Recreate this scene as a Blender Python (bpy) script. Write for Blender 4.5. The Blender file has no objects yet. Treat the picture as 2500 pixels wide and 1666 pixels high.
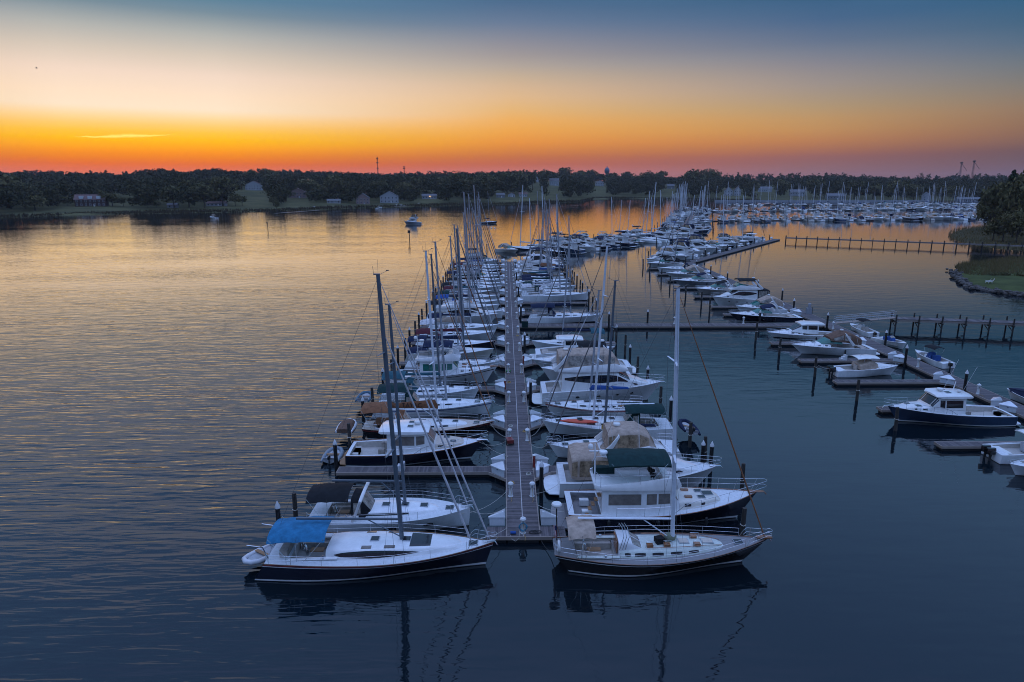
import bpy, math, random
import numpy as np
from mathutils import Vector
R = math.radians
PI = math.pi
S = bpy.context.scene
C = S.collection
rnd = random.Random(7)

# ------------------------------------------------------------------ camera
CAM_H, PITCH, YAW, FPX = 25.0, R(13.2), R(0.6), 1667.0
cam = bpy.data.cameras.new('camera')
cam.sensor_width = 36.0
cam.lens = FPX / 2500.0 * 36.0
cam.clip_start, cam.clip_end = 0.5, 20000
camo = bpy.data.objects.new('camera', cam)
camo.location = (0, 0, CAM_H)
camo.rotation_euler = (PI / 2 - PITCH, 0, -YAW)
C.objects.link(camo)
S.camera = camo

# ------------------------------------------------------------------ sky, sun, exposure
SUN_AZ = R(-26.4)          # to the left of the view axis (+Y), just under the tree line
w = bpy.data.worlds.new('World')
S.world = w
w.use_nodes = True
nt = w.node_tree
nt.nodes.clear()
N = nt.nodes.new
LK = nt.links.new


def srgb(r, g, b):
    f = lambda c: (c / 255 / 12.92) if c / 255 <= 0.04045 else ((c / 255 + 0.055) / 1.055) ** 2.4
    return (f(r), f(g), f(b), 1.0)


def math_node(op, a, b=None, clamp=False):
    n = N('ShaderNodeMath')
    n.operation = op
    n.use_clamp = clamp
    for i, x in enumerate((a, b)):
        if x is None:
            continue
        if isinstance(x, (int, float)):
            n.inputs[i].default_value = x
        else:
            LK(x, n.inputs[i])
    return n.outputs[0]


def smooth_range(x, a, b):
    n = N('ShaderNodeMapRange')
    n.interpolation_type = 'SMOOTHSTEP'
    LK(x, n.inputs[0])
    n.inputs[1].default_value, n.inputs[2].default_value = a, b
    return n.outputs[0]


def lin_range(x, a, b):
    n = N('ShaderNodeMapRange')
    LK(x, n.inputs[0])
    n.inputs[1].default_value, n.inputs[2].default_value = a, b
    return n.outputs[0]


tc = N('ShaderNodeTexCoord')
nrm = N('ShaderNodeVectorMath')
nrm.operation = 'NORMALIZE'
LK(tc.outputs['Generated'], nrm.inputs[0])
sep = N('ShaderNodeSeparateXYZ')
LK(nrm.outputs[0], sep.inputs[0])
el = math_node('ARCSINE', sep.outputs[2])
elp = math_node('MAXIMUM', el, 0.0)
pos = math_node('POWER', math_node('DIVIDE', elp, PI / 2), 0.5)     # sqrt(elevation / 90 deg)
az = math_node('ARCTAN2', sep.outputs[0], sep.outputs[1])           # 0 along +Y, + to the right
d = math_node('ABSOLUTE', math_node('SUBTRACT', az, SUN_AZ))
daz = math_node('MINIMUM', d, math_node('SUBTRACT', 2 * PI, d))


def ramp(stops):
    n = N('ShaderNodeValToRGB')
    e = n.color_ramp.elements
    for i, (deg, c) in enumerate(stops):
        p = math.sqrt(deg / 90)
        if i < 2:
            e[i].position = p
        else:
            e.new(p)
        e[i].color = srgb(*c)
    LK(pos, n.inputs[0])
    return n.outputs[0]


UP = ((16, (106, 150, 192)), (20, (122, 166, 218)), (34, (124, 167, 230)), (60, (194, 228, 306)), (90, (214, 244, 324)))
# colours read up the sky at four bearings from the glow: 0, 27, 50 and 63 degrees
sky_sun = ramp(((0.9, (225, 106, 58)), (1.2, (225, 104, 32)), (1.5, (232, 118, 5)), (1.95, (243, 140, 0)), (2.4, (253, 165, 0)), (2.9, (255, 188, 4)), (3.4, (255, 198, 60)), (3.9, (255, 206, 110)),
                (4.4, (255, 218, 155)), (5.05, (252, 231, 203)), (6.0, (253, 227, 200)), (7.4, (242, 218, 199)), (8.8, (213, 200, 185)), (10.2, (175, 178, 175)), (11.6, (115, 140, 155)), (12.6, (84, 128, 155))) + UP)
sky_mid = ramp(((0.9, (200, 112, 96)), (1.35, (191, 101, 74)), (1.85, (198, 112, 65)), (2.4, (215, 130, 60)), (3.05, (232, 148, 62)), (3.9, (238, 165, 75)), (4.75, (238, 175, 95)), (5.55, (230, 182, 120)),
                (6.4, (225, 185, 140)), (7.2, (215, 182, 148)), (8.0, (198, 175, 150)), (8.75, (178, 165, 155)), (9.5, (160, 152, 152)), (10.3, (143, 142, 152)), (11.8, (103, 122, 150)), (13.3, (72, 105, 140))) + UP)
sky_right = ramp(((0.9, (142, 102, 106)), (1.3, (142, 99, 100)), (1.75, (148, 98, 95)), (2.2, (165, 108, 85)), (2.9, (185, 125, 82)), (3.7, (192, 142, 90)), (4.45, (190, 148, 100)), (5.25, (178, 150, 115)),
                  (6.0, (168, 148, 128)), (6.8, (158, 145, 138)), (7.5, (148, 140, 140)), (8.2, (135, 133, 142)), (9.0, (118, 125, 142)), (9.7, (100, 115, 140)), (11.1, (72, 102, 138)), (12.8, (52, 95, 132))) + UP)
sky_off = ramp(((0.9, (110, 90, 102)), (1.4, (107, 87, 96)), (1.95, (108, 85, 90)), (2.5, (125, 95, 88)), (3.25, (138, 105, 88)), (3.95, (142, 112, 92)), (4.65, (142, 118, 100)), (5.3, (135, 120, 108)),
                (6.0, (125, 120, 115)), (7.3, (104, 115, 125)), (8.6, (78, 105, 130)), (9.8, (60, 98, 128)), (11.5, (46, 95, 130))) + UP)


def mix(f, a, b):
    n = N('ShaderNodeMix')
    n.data_type = 'RGBA'
    if isinstance(f, (int, float)):
        n.inputs[0].default_value = f
    else:
        LK(f, n.inputs[0])
    for x, s in ((a, n.inputs[6]), (b, n.inputs[7])):
        if isinstance(x, tuple):
            s.default_value = x
        else:
            LK(x, s)
    return n.outputs[2]


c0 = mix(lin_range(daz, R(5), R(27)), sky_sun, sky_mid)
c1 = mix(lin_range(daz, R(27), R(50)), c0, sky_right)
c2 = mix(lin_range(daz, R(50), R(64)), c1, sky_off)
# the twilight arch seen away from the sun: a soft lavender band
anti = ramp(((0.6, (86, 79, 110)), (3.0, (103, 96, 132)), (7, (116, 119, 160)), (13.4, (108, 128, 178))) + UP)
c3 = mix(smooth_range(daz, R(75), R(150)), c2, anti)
# a sunlit scrap of cirrus low in the glow
ca = math_node('SUBTRACT', az, R(-28.0))
ce = math_node('SUBTRACT', el, math_node('ADD', R(3.08), math_node('MULTIPLY', ca, 0.055)))
nz = N('ShaderNodeTexNoise')
nz.inputs['Scale'].default_value = 90.0
nz.inputs['Detail'].default_value = 4.0
LK(nrm.outputs[0], nz.inputs['Vector'])
ce2 = math_node('ADD', ce, math_node('MULTIPLY', math_node('SUBTRACT', nz.outputs[0], 0.5), 0.004))
along = math_node('DIVIDE', math_node('ABSOLUTE', ca), R(3.1))
half = math_node('MULTIPLY', math_node('SUBTRACT', 1.0, along, True), 0.0032)
half = math_node('MAXIMUM', half, 0.00005)
streak = math_node('SUBTRACT', 1.0, math_node('DIVIDE', math_node('ABSOLUTE', ce2), half), True)
streak = math_node('MULTIPLY', streak, math_node('LESS_THAN', along, 1.0))
c4 = mix(streak, c3, srgb(255, 240, 120))
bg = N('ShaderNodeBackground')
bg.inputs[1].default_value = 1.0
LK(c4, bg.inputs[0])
# the physical dusk sky underneath it, faint
st = N('ShaderNodeTexSky')
st.sky_type = 'NISHITA'
st.sun_disc = False
st.sun_elevation = R(0.5)
st.sun_rotation = SUN_AZ
bg2 = N('ShaderNodeBackground')
bg2.inputs[1].default_value = 0.006
LK(st.outputs[0], bg2.inputs[0])
sh = N('ShaderNodeAddShader')
LK(bg.outputs[0], sh.inputs[0])
LK(bg2.outputs[0], sh.inputs[1])
wo = N('ShaderNodeOutputWorld')
LK(sh.outputs[0], wo.inputs[0])

sl = bpy.data.lights.new('sun', 'SUN')
sl.energy = 0.15
sl.angle = R(46)
sl.color = (1.0, 0.62, 0.24)
slo = bpy.data.objects.new('sun', sl)
sd = Vector((math.sin(SUN_AZ) * math.cos(R(4)), math.cos(SUN_AZ) * math.cos(R(4)), math.sin(R(4))))
slo.rotation_euler = sd.to_track_quat('Z', 'Y').to_euler()
slo.location = (-200, 400, 80)
C.objects.link(slo)

S.render.engine = 'CYCLES'
S.cycles.use_denoising = True
S.cycles.filter_width = 1.0
S.cycles.max_bounces = 6
S.cycles.glossy_bounces = 4
S.cycles.transparent_max_bounces = 8
S.cycles.caustics_reflective = False
S.cycles.caustics_refractive = False
S.view_settings.view_transform = 'Standard'
S.view_settings.look = 'None'
S.view_settings.gamma = 1.0
S.view_settings.exposure = 0.0
S.view_settings.use_curve_mapping = False


# ------------------------------------------------------------------ helpers
def at(x, y, z=0.0):
    """photo pixel (2500 wide) -> point on the level plane at height z"""
    a, b = (x - 1250) / FPX, -(y - 833) / FPX
    cy, sy, cp, sp = math.cos(YAW), math.sin(YAW), math.cos(PITCH), math.sin(PITCH)
    dx = sy * cp + a * cy + b * sy * sp
    dy = cy * cp - a * sy + b * cy * sp
    dz = -sp + b * cp
    t = (z - CAM_H) / dz
    return Vector((dx * t, dy * t, z))


MATS = {}


def mat(name, col=(.8, .8, .8), rough=.5, metal=0.0, var=.08, scale=3.0, bump=0.0, bscale=30.0, coat=0.0, spec=.5, stretch=None, col2=None, trans=0.0, objvar=0.0):
    """a Principled material whose colour drifts with two sizes of noise"""
    if name in MATS:
        return MATS[name]
    m = bpy.data.materials.new(name)
    m.use_nodes = True
    t = m.node_tree
    b = t.nodes['Principled BSDF']
    tcn = t.nodes.new('ShaderNodeTexCoord')
    mp = t.nodes.new('ShaderNodeMapping')
    if stretch:
        mp.inputs['Scale'].default_value = stretch
    t.links.new(tcn.outputs['Object'], mp.inputs[0])
    n = t.nodes.new('ShaderNodeTexNoise')
    n.inputs['Scale'].default_value = scale
    n.inputs['Detail'].default_value = 5.0
    n.inputs['Roughness'].default_value = .65
    t.links.new(mp.outputs[0], n.inputs['Vector'])
    mx = t.nodes.new('ShaderNodeMix')
    mx.data_type = 'RGBA'
    lo = col2 if col2 else tuple(c * (1 - 2.2 * var) for c in col)
    hi = tuple(min(1, c * (1 + var)) for c in col)
    mx.inputs[6].default_value = (*lo, 1)
    mx.inputs[7].default_value = (*hi, 1)
    cr = t.nodes.new('ShaderNodeMapRange')
    cr.inputs[1].default_value, cr.inputs[2].default_value = .3, .68
    t.links.new(n.outputs[0], cr.inputs[0])
    t.links.new(cr.outputs[0], mx.inputs[0])
    out = mx.outputs[2]
    if objvar:
        oi = t.nodes.new('ShaderNodeObjectInfo')
        m2 = t.nodes.new('ShaderNodeMix')
        m2.data_type = 'RGBA'
        m2.blend_type = 'MULTIPLY'
        m2.inputs[0].default_value = 1.0
        m3 = t.nodes.new('ShaderNodeMix')
        m3.data_type = 'RGBA'
        m3.inputs[6].default_value = (1 - objvar, 1 - objvar * 1.1, 1 - objvar * 1.35, 1)
        m3.inputs[7].default_value = (1, 1, 1, 1)
        t.links.new(oi.outputs['Random'], m3.inputs[0])
        t.links.new(out, m2.inputs[6])
        t.links.new(m3.outputs[2], m2.inputs[7])
        out = m2.outputs[2]
    t.links.new(out, b.inputs['Base Color'])
    b.inputs['Roughness'].default_value = rough
    b.inputs['Metallic'].default_value = metal
    b.inputs['Specular IOR Level'].default_value = spec
    if coat:
        b.inputs['Coat Weight'].default_value = coat
        b.inputs['Coat Roughness'].default_value = .08
    if trans:
        b.inputs['Transmission Weight'].default_value = trans
    if bump:
        n2 = t.nodes.new('ShaderNodeTexNoise')
        n2.inputs['Scale'].default_value = bscale
        n2.inputs['Detail'].default_value = 4.0
        t.links.new(mp.outputs[0], n2.inputs['Vector'])
        bn = t.nodes.new('ShaderNodeBump')
        bn.inputs['Strength'].default_value = 1.0
        bn.inputs['Distance'].default_value = bump
        t.links.new(n2.outputs[0], bn.inputs['Height'])
        t.links.new(bn.outputs[0], b.inputs['Normal'])
    MATS[name] = m
    return m


def gel(name, col, rough=.28):
    return mat(name, col, rough, var=.07, scale=1.1, coat=.3, stretch=(1, 1, .35), objvar=.13 if min(col) > .5 else 0.0)


def canvas(name, col):
    return mat(name, col, .85, var=.16, scale=2.2, bump=.02, bscale=3.0, spec=.2)


WHITE = gel('white_gelcoat', (.86, .86, .87))
CREAM = gel('cream_gelcoat', (.74, .70, .64))
PINKW = gel('rose_white_gelcoat', (.72, .64, .62))
GREYG = gel('grey_gelcoat', (.30, .31, .34))
BEIGE = gel('beige_gelcoat', (.50, .45, .42))
NAVY = gel('navy_gelcoat', (.010, .013, .028), .16)
BLUEH = gel('blue_gelcoat', (.025, .05, .10), .18)
BLACKH = gel('black_gelcoat', (.008, .008, .009), .15)
TANH = gel('tan_hull', (.42, .30, .20))
NONSKID = mat('nonskid_deck', (.70, .72, .74), .7, var=.06, scale=4, bump=.004, bscale=90)
TANDECK = mat('tan_nonskid', (.58, .50, .42), .7, var=.06, scale=4, bump=.004, bscale=90)
GREENDECK = mat('pale_green_nonskid', (.62, .66, .60), .7, var=.08, scale=4, bump=.004, bscale=90)
GREYTEAK = mat('weathered_teak', (.26, .25, .25), .75, var=.2, scale=6, stretch=(.3, 14, 1), bump=.004, bscale=20)
TEAK = mat('oiled_teak', (.33, .17, .075), .5, var=.2, scale=6, stretch=(.5, 9, 1))
VARN = mat('varnished_wood', (.30, .11, .035), .25, var=.25, scale=5, coat=.6)
GLASS = mat('dark_glass', (.012, .014, .017), .06, var=.1, spec=.6)
GREENGL = mat('green_tinted_glass', (.02, .16, .13), .08, var=.2, spec=.6)
BROWNGL = mat('curtained_glass', (.20, .17, .15), .12, var=.2, scale=2)
CLEARV = mat('clear_vinyl', (.34, .31, .27), .15, var=.35, scale=2.5)
TANVINYL = mat('tan_vinyl', (.34, .24, .15), .2, var=.35, scale=2.5)
ALU = mat('anodised_mast', (.40, .43, .47), .38, metal=.35, var=.06)
DARKMAST = mat('backlit_mast', (.13, .16, .19), .4, metal=.2, var=.06)  # masts seen against the glow: their backlit shade is put into the colour
WHITEMAST = mat('white_mast', (.72, .75, .80), .35, var=.05)
STEEL = mat('stainless', (.62, .64, .66), .22, metal=.9, var=.05)
WIRE = mat('rigging_wire', (.16, .16, .17), .4, metal=.5, var=.05)
RUBBER = mat('black_rubber', (.02, .02, .022), .6)
BOTTOM = mat('bottom_paint', (.035, .02, .02), .6, var=.2)
BOOTW = gel('boot_white', (.75, .75, .76))
REDST = gel('red_stripe', (.35, .05, .04))
BLUEST = gel('blue_stripe', (.05, .10, .28))
INT = mat('cockpit_beige', (.52, .48, .44), .6)
CUSH = canvas('cushion_cloth', (.45, .40, .36))
ROPE = mat('rope', (.55, .52, .46), .8)
CORD = mat('yellow_cord', (.45, .28, .10), .6)
CANV = {k: canvas('canvas_' + k, c) for k, c in dict(
    blue=(.03, .18, .34), black=(.016, .017, .020), green=(.012, .040, .040), navy=(.014, .022, .055), tan=(.44, .34, .27), brown=(.23, .10, .05),
    bronze=(.17, .10, .07), royal=(.03, .09, .30), grey=(.45, .46, .50), pale=(.60, .58, .60), burg=(.10, .02, .03), teal=(.03, .10, .13), rust=(.33, .15, .08)).items()}


class MB:
    """collects polygons, becomes one mesh object"""

    def __init__(s):
        s.v, s.f = [], []

    def add(s, v, f):
        o = len(s.v)
        s.v += [tuple(p) for p in v]
        s.f += [tuple(i + o for i in q) for q in f]
        return s

    def box(s, c, d, rz=0.0, top=1.0):
        x, y, z = d[0] / 2, d[1] / 2, d[2] / 2
        ca, sa = math.cos(rz), math.sin(rz)
        v = []
        for k in (-1, 1):
            q = 1.0 if k < 0 else top
            for a, b in ((-1, -1), (1, -1), (1, 1), (-1, 1)):
                px, py = a * x * q, b * y * q
                v.append((c[0] + px * ca - py * sa, c[1] + px * sa + py * ca, c[2] + k * z))
        return s.add(v, [(3, 2, 1, 0), (4, 5, 6, 7), (0, 1, 5, 4), (1, 2, 6, 5), (2, 3, 7, 6), (3, 0, 4, 7)])

    def tube(s, path, r, n=6, flat=1.0):
        path = [Vector(p) for p in path]
        rr = r if isinstance(r, (list, tuple)) else [r] * len(path)
        rings = []
        for i, p in enumerate(path):
            a, b = path[max(i - 1, 0)], path[min(i + 1, len(path) - 1)]
            t = (b - a).normalized()
            u = Vector((0, 0, 1)) if abs(t.z) < .9 else Vector((1, 0, 0))
            e = t.cross(u).normalized()
            g = e.cross(t)
            rings.append([p + (e * math.cos(2 * PI * k / n) * flat + g * math.sin(2 * PI * k / n)) * rr[i] for k in range(n)])
        return s.loft(rings, True, True, True)

    def loft(s, rings, closed=True, c0=True, c1=True):
        n = len(rings[0])
        v = [p for r in rings for p in r]
        f = []
        for i in range(len(rings) - 1):
            for k in range(n if closed else n - 1):
                a, b = i * n + k, i * n + (k + 1) % n
                f.append((a, b, b + n, a + n))
        if c0:
            f.append(tuple(reversed(range(n))))
        if c1:
            f.append(tuple((len(rings) - 1) * n + k for k in range(n)))
        return s.add(v, f)

    def lathe(s, prof, c=(0, 0, 0), n=10, sy=1.0):
        rings = [[(c[0] + r * math.cos(2 * PI * k / n), c[1] + r * sy * math.sin(2 * PI * k / n), c[2] + z) for k in range(n)] for r, z in prof]
        return s.loft(rings, True, True, True)

    def wires(s, segs, r=.008, n=3):
        for a, b in segs:
            s.tube([a, b], r, n)
        return s

    def build(s, name, m, parent=None, smooth=35):
        me = bpy.data.meshes.new(name)
        me.from_pydata(s.v, [], s.f)
        me.materials.append(m)
        if smooth:
            me.shade_smooth()
            me.set_sharp_from_angle(angle=R(smooth))
        o = bpy.data.objects.new(name, me)
        C.objects.link(o)
        if parent:
            o.parent = parent
        return o


def tag(o, label=None, cat=None, group=None, kind=None):
    for k, x in (('label', label), ('category', cat), ('group', group), ('kind', kind)):
        if x:
            o[k] = x
    return o


def thing(name, label, cat, loc=(0, 0, 0), rz=0.0, group=None):
    o = bpy.data.objects.new(name, None)
    o.empty_display_size = .3
    C.objects.link(o)
    o.location = loc
    o.rotation_euler = (0, 0, rz)
    return tag(o, label, cat, group)


KIDS = {}


def copy_tree(o, loc=None, rz=None, label=None, group=None, parent=None):
    c = o.copy()
    C.objects.link(c)
    if parent:
        c.parent = parent
    if loc is not None:
        c.location = loc
    if rz is not None:
        c.rotation_euler = (0, 0, rz)
    if label:
        c['label'] = label
    if group:
        c['group'] = group
    for ch in [x for x in KIDS.get(o.name) or o.children]:
        copy_tree(ch, parent=c)
    return c


def lerp(a, b, t):
    return a + (b - a) * t


class Loft:
    """a grid of rings one can also lay glass on"""

    def __init__(s, rings):
        s.g = np.array(rings, float)
        s.nu, s.nv = s.g.shape[:2]

    def P(s, u, v):
        a = min(max(u, 0), s.nu - 1.0001)
        b = min(max(v, 0), s.nv - 1.0001)
        i, j = int(a), int(b)
        a -= i
        b -= j
        g = s.g
        return (g[i, j] * (1 - a) + g[i + 1, j] * a) * (1 - b) + (g[i, j + 1] * (1 - a) + g[i + 1, j + 1] * a) * b

    def u_at(s, x, v=2):
        col = [s.P(i, v)[0] for i in range(s.nu)]
        for i in range(s.nu - 1):
            a, b = col[i], col[i + 1]
            if min(a, b) <= x <= max(a, b) and abs(b - a) > 1e-9:
                return i + (x - a) / (b - a)
        return 0 if abs(x - col[0]) < abs(x - col[-1]) else s.nu - 1

    def patch(s, mb, u0, u1, v0, v1, nu=8, nv=3, off=.015, lens=0.0, slope=0.0):
        """glass between rings u0..u1 and profile points v0..v1; lens pinches the ends to points"""
        cen = s.g.reshape(-1, 3).mean(0)
        vs, fs = [], []
        for i in range(nu + 1):
            q = i / nu
            u = lerp(u0, u1, q)
            k = 1 - lens * (abs(2 * q - 1) ** 2)
            m = (v0 + v1) / 2
            for j in range(nv + 1):
                v = lerp(m + (v0 - m) * k, m + (v1 - m) * k, j / nv) + slope * (q - .5)
                p = s.P(u, v)
                e = 1e-3
                n = np.cross(s.P(u + e, v) - s.P(u - e, v), s.P(u, v + e) - s.P(u, v - e))
                l = np.linalg.norm(n)
                n = n / l if l > 1e-12 else np.array((0, 0, 1.))
                if np.dot(n, p - cen) < 0:
                    n = -n
                vs.append(p + n * off)
        for i in range(nu):
            for j in range(nv):
                a = i * (nv + 1) + j
                fs.append((a, a + 1, a + nv + 2, a + nv + 1))
        mb.add(vs, fs)
        return mb

    def mesh(s, mb, c0=True, c1=True):
        mb.loft([[tuple(p) for p in r] for r in s.g], False, c0, c1)
        return mb


def house(keys, tm=.08, crown=.06):
    """cabin from stations (x, half width, base z, top z): 13-point section, index 0 port foot .. 6 roof middle .. 12"""
    rings = []
    for k in keys:
        x, wd, zb, zt = k[:4]
        t = k[4] if len(k) > 4 else tm
        h = zt - zb
        pr = [(1, 0), (1 - .33 * t, .30), (1 - .66 * t, .62), (1 - t, .88), (.94 - t, .975), (.60, 1 + 0), (0, 1)]
        pts = []
        for i, (a, b) in enumerate(pr):
            pts.append((x, wd * a, zb + h * b + (crown * (.75 if i == 5 else 1.0 if i == 6 else 0))))
        rings.append(pts + [(p[0], -p[1], p[2]) for p in reversed(pts[:-1])])
    return Loft(rings)


class Hull:
    def __init__(s, L, B, fb, fm, fs, bo, so, tr=.8, mx=.42, pw=2.1, draft=.45, wlm=.93, wlb=.30, n=22, boot=(.05, .15)):
        s.__dict__.update(locals())

    def half(s, t):
        if t < s.mx:
            return s.B / 2 * (s.tr + (1 - s.tr) * math.sin(t / s.mx * PI / 2))
        u = (t - s.mx) / (1 - s.mx)
        return max(s.B / 2 * (1 - u ** s.pw), .02)

    def sheer(s, t):
        a, m = 0.0, .4
        return s.fs * (t - m) * (t - 1) / ((a - m) * (a - 1)) + s.fm * t * (t - 1) / (m * (m - 1)) + s.fb * t * (t - m) / (1 - m)

    def P(s, t, z, side=1):
        sh = s.sheer(t)
        zf = z / sh
        k = t * t * (3 - 2 * t)
        wl = lerp(s.wlm, s.wlb, k ** 1.5)
        g = wl + (1 - wl) * min(zf, 1) ** .9 if z > 0 else wl * (1 - .7 * (z / s.draft) ** 2)
        zc = max(zf, -.3)
        x = lerp(-s.L / 2 + s.so * (1 - zc), s.L / 2 - s.bo * (1 - zc), t)
        return (x, side * s.half(t) * g, z)

    def t_at(s, x):
        return min(max((x + s.L / 2) / s.L, 0), 1)

    def ts(s, extra=()):
        base = [i / s.n for i in range(s.n)] + [.985, 1.0]
        return sorted(set(base + [min(max(e, 0), 1) for e in extra]))

    def skin(s, mb, zlo, zhi, rows=4, off=0.0):
        """zlo, zhi are functions of t"""
        ts = s.ts()
        for side in (1, -1):
            g = []
            for t in ts:
                a, b = zlo(t), zhi(t)
                r = [list(s.P(t, lerp(a, b, k / rows), side)) for k in range(rows + 1)]
                if off:
                    for p in r:
                        p[1] += side * off
                        p[0] += off * (1.5 if t > .9 else 0)
                g.append(r)
            n = rows + 1
            v = [p for r in g for p in r]
            f = []
            for i in range(len(ts) - 1):
                for k in range(rows):
                    q = (i * n + k, i * n + n + k, i * n + n + k + 1, i * n + k + 1)
                    f.append(q if side < 0 else q[::-1])
            mb.add(v, f)
        if not off:
            for t in (0, 1.0):
                a, b = zlo(t), zhi(t)
                p = [s.P(t, lerp(a, b, k / rows), 1) for k in range(rows + 1)] + [s.P(t, lerp(a, b, k / rows), -1) for k in range(rows, -1, -1)]
                mb.add(p, [tuple(range(len(p)))])
        return mb

    def deckz(s, t, y=0.0):
        hb = max(s.half(t), .05)
        return s.sheer(t) - .02 + .05 * (1 - (y / hb) ** 2)

    def deck(s, mb, well=None):
        ex = [s.t_at(well[0]), s.t_at(well[1])] if well else []
        ts = s.ts(ex)
        vs, fs = [], []
        for t in ts:
            h = s.half(t) - .015
            x = s.P(t, s.sheer(t))[0]
            cw = min(well[2], h * .86) if well else h * .5
            for y in (-h, -cw, 0, cw, h):
                vs.append((x, y, s.deckz(t, y)))
        for i in range(len(ts) - 1):
            inside = well and ts[i] >= ex[0] - 1e-6 and ts[i + 1] <= ex[1] + 1e-6
            for k in range(4):
                if inside and k in (1, 2):
                    continue
                a = i * 5 + k
                fs.append((a, a + 5, a + 6, a + 1))
        return mb.add(vs, fs)

    def wellbox(s, mb, well):
        x0, x1, cw, dep = well
        ts = [t for t in s.ts([s.t_at(x0), s.t_at(x1)]) if s.t_at(x0) - 1e-6 <= t <= s.t_at(x1) + 1e-6]
        zf = s.sheer(s.t_at((x0 + x1) / 2)) - dep
        rings = []
        for t in ts:
            h = min(cw, (s.half(t) - .015) * .86)
            x = s.P(t, s.sheer(t))[0]
            rings.append([(x, -h, s.deckz(t, h)), (x, -h + .02, zf), (x, h - .02, zf), (x, h, s.deckz(t, h))])
        return mb.loft(rings, False, True, True)

    def edge(s, t, dy=0.0, dz=0.0, side=1):
        x = s.P(t, s.sheer(t))[0]
        return Vector((x, side * max(s.half(t) + dy, .03), s.sheer(t) + dz))

    def rail(s, mb, dz=.03, r=.03, dy=0.0, n=4, t0=0.0):
        for side in (1, -1):
            mb.tube([s.edge(t, dy, dz, side) for t in s.ts() if t >= t0], r, n)
        return mb


def hull_parts(H, root, topm, bootm=BOOTW, stripe=None, well=None, deckm=NONSKID, wellm=INT, railm=None, railr=.025, bottom=BOTTOM):
    b0, b1 = H.boot
    H.skin(MB(), lambda t: -H.draft, lambda t: b0, 2).build('bottom', bottom, root, 60)
    H.skin(MB(), lambda t: b0, lambda t: b1 + .05 * t, 1).build('boot_stripe', bootm, root, 60)
    h = H.skin(MB(), lambda t: b1 + .05 * t, lambda t: H.sheer(t), 5).build('hull', topm, root, 60)
    if stripe:
        f0, f1, sm = stripe
        H.skin(MB(), lambda t: H.sheer(t) * f0, lambda t: H.sheer(t) * f1, 1, .008).build('cove_stripe', sm, h, 60)
    H.deck(MB(), well).build('deck', deckm, root, 40)
    if well:
        H.wellbox(MB(), well).build('cockpit', wellm, root, 30)
    if railm:
        H.rail(MB(), .02, railr, -.01).build('toe_rail', railm, root, 60)
    return h


def canopy(x0, x1, w0, w1, z0, z1, crown=.22, droop=.14, nx=9, ny=9, th=.03, sag=.03):
    """stretched canvas between bows, x0 aft .. x1 forward"""
    rings = []
    for i in range(nx):
        q = i / (nx - 1)
        wd, z = lerp(w0, w1, q), lerp(z0, z1, q)
        e = 1 - abs(2 * q - 1) ** 6
        top = []
        for k in range(ny):
            a = 2 * k / (ny - 1) - 1
            zz = z + crown * (1 - a * a) - droop * abs(a) ** 5 - (1 - e) * .10 + sag * math.cos(q * 6 * PI)
            top.append((lerp(x0, x1, q), wd * a * (1 - .02 * abs(a)), zz))
        bot = [(p[0], p[1] * .985, p[2] - th) for p in reversed(top)]
        rings.append(top + bot)
    return MB().loft(rings, True, True, True)


def canopy_frame(root, x0, x1, w, z, zdeck, par=None):
    m = MB()
    for s in (1, -1):
        mid = (x0 + x1) / 2
        for xt in (x0 + .08, mid, x1 - .08):
            m.tube([(mid + (xt - mid) * .25, s * w * .98, zdeck), (xt, s * w * .95, z)], .016, 4)
    return m.build('canopy_frame', STEEL, par or root, 60)


def stanchions(H, root, t0, t1, h=.62, step=1.5, name='lifeline_rail', wires=2, m=STEEL, inset=-.06):
    mb = MB()
    n = max(2, int(H.L * (t1 - t0) / step))
    for side in (1, -1):
        pts = [H.edge(lerp(t0, t1, k / n), inset, 0, side) for k in range(n + 1)]
        for p in pts:
            mb.tube([p, p + Vector((0, 0, h))], .013, 4)
        for wz in ([h] if wires == 1 else [h, h * .5]):
            mb.tube([p + Vector((0, 0, wz)) for p in pts], .008 if wires == 2 else .014, 3)
    return mb.build(name, m, root, 60)


def bow_rail(H, root, t0, h=.65, h1=None, name='bow_rail', over=.25, r=.018, mid=True, step=1.1):
    h1 = h1 or h
    mb = MB()
    ts = [lerp(t0, 1, k / 8) for k in range(9)]
    up = lambda t: lerp(h, h1, (t - t0) / (1 - t0)) * min(1, (t - t0) / (1 - t0) * 6)
    port = [H.edge(t, -.05 + .12 * (t > .9), up(t), 1) + Vector((over * max(0, (t - .8) / .2), 0, 0)) for t in ts]
    port[-1].y = .22
    star = [Vector((p.x, -p.y, p.z)) for p in reversed(port)]
    nose = Vector((port[-1].x + .12, 0, port[-1].z))
    path = port + [nose] + star
    mb.tube(path, r, 5)
    if mid:
        mb.tube([Vector((p.x, p.y, lerp(H.sheer(.9), p.z, .5) if False else p.z - lerp(h, h1, .6) * .48)) for p in path[1:-1]], r * .7, 4)
    n = max(2, int(H.L * (1 - t0) / step))
    for k in range(1, n + 1):
        t = lerp(t0, .97, k / n)
        for sd_ in (1, -1):
            a = H.edge(t, -.06, 0, sd_)
            b = H.edge(t, -.05 + .12 * (t > .9), up(t), sd_) + Vector((over * max(0, (t - .8) / .2), 0, 0))
            mb.tube([a, b], r * .8, 4)
    return mb.build(name, STEEL, root, 60)


def radar(root, x, y, z, s=.32):
    return MB().lathe([(s * .35, -.14), (s * .35, 0), (s * .9, 0), (s, .06), (s, .13), (s * .85, .2), (.02, .22)], (x, y, z), 12).build('radar_dome', WHITE, root, 40)


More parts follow.
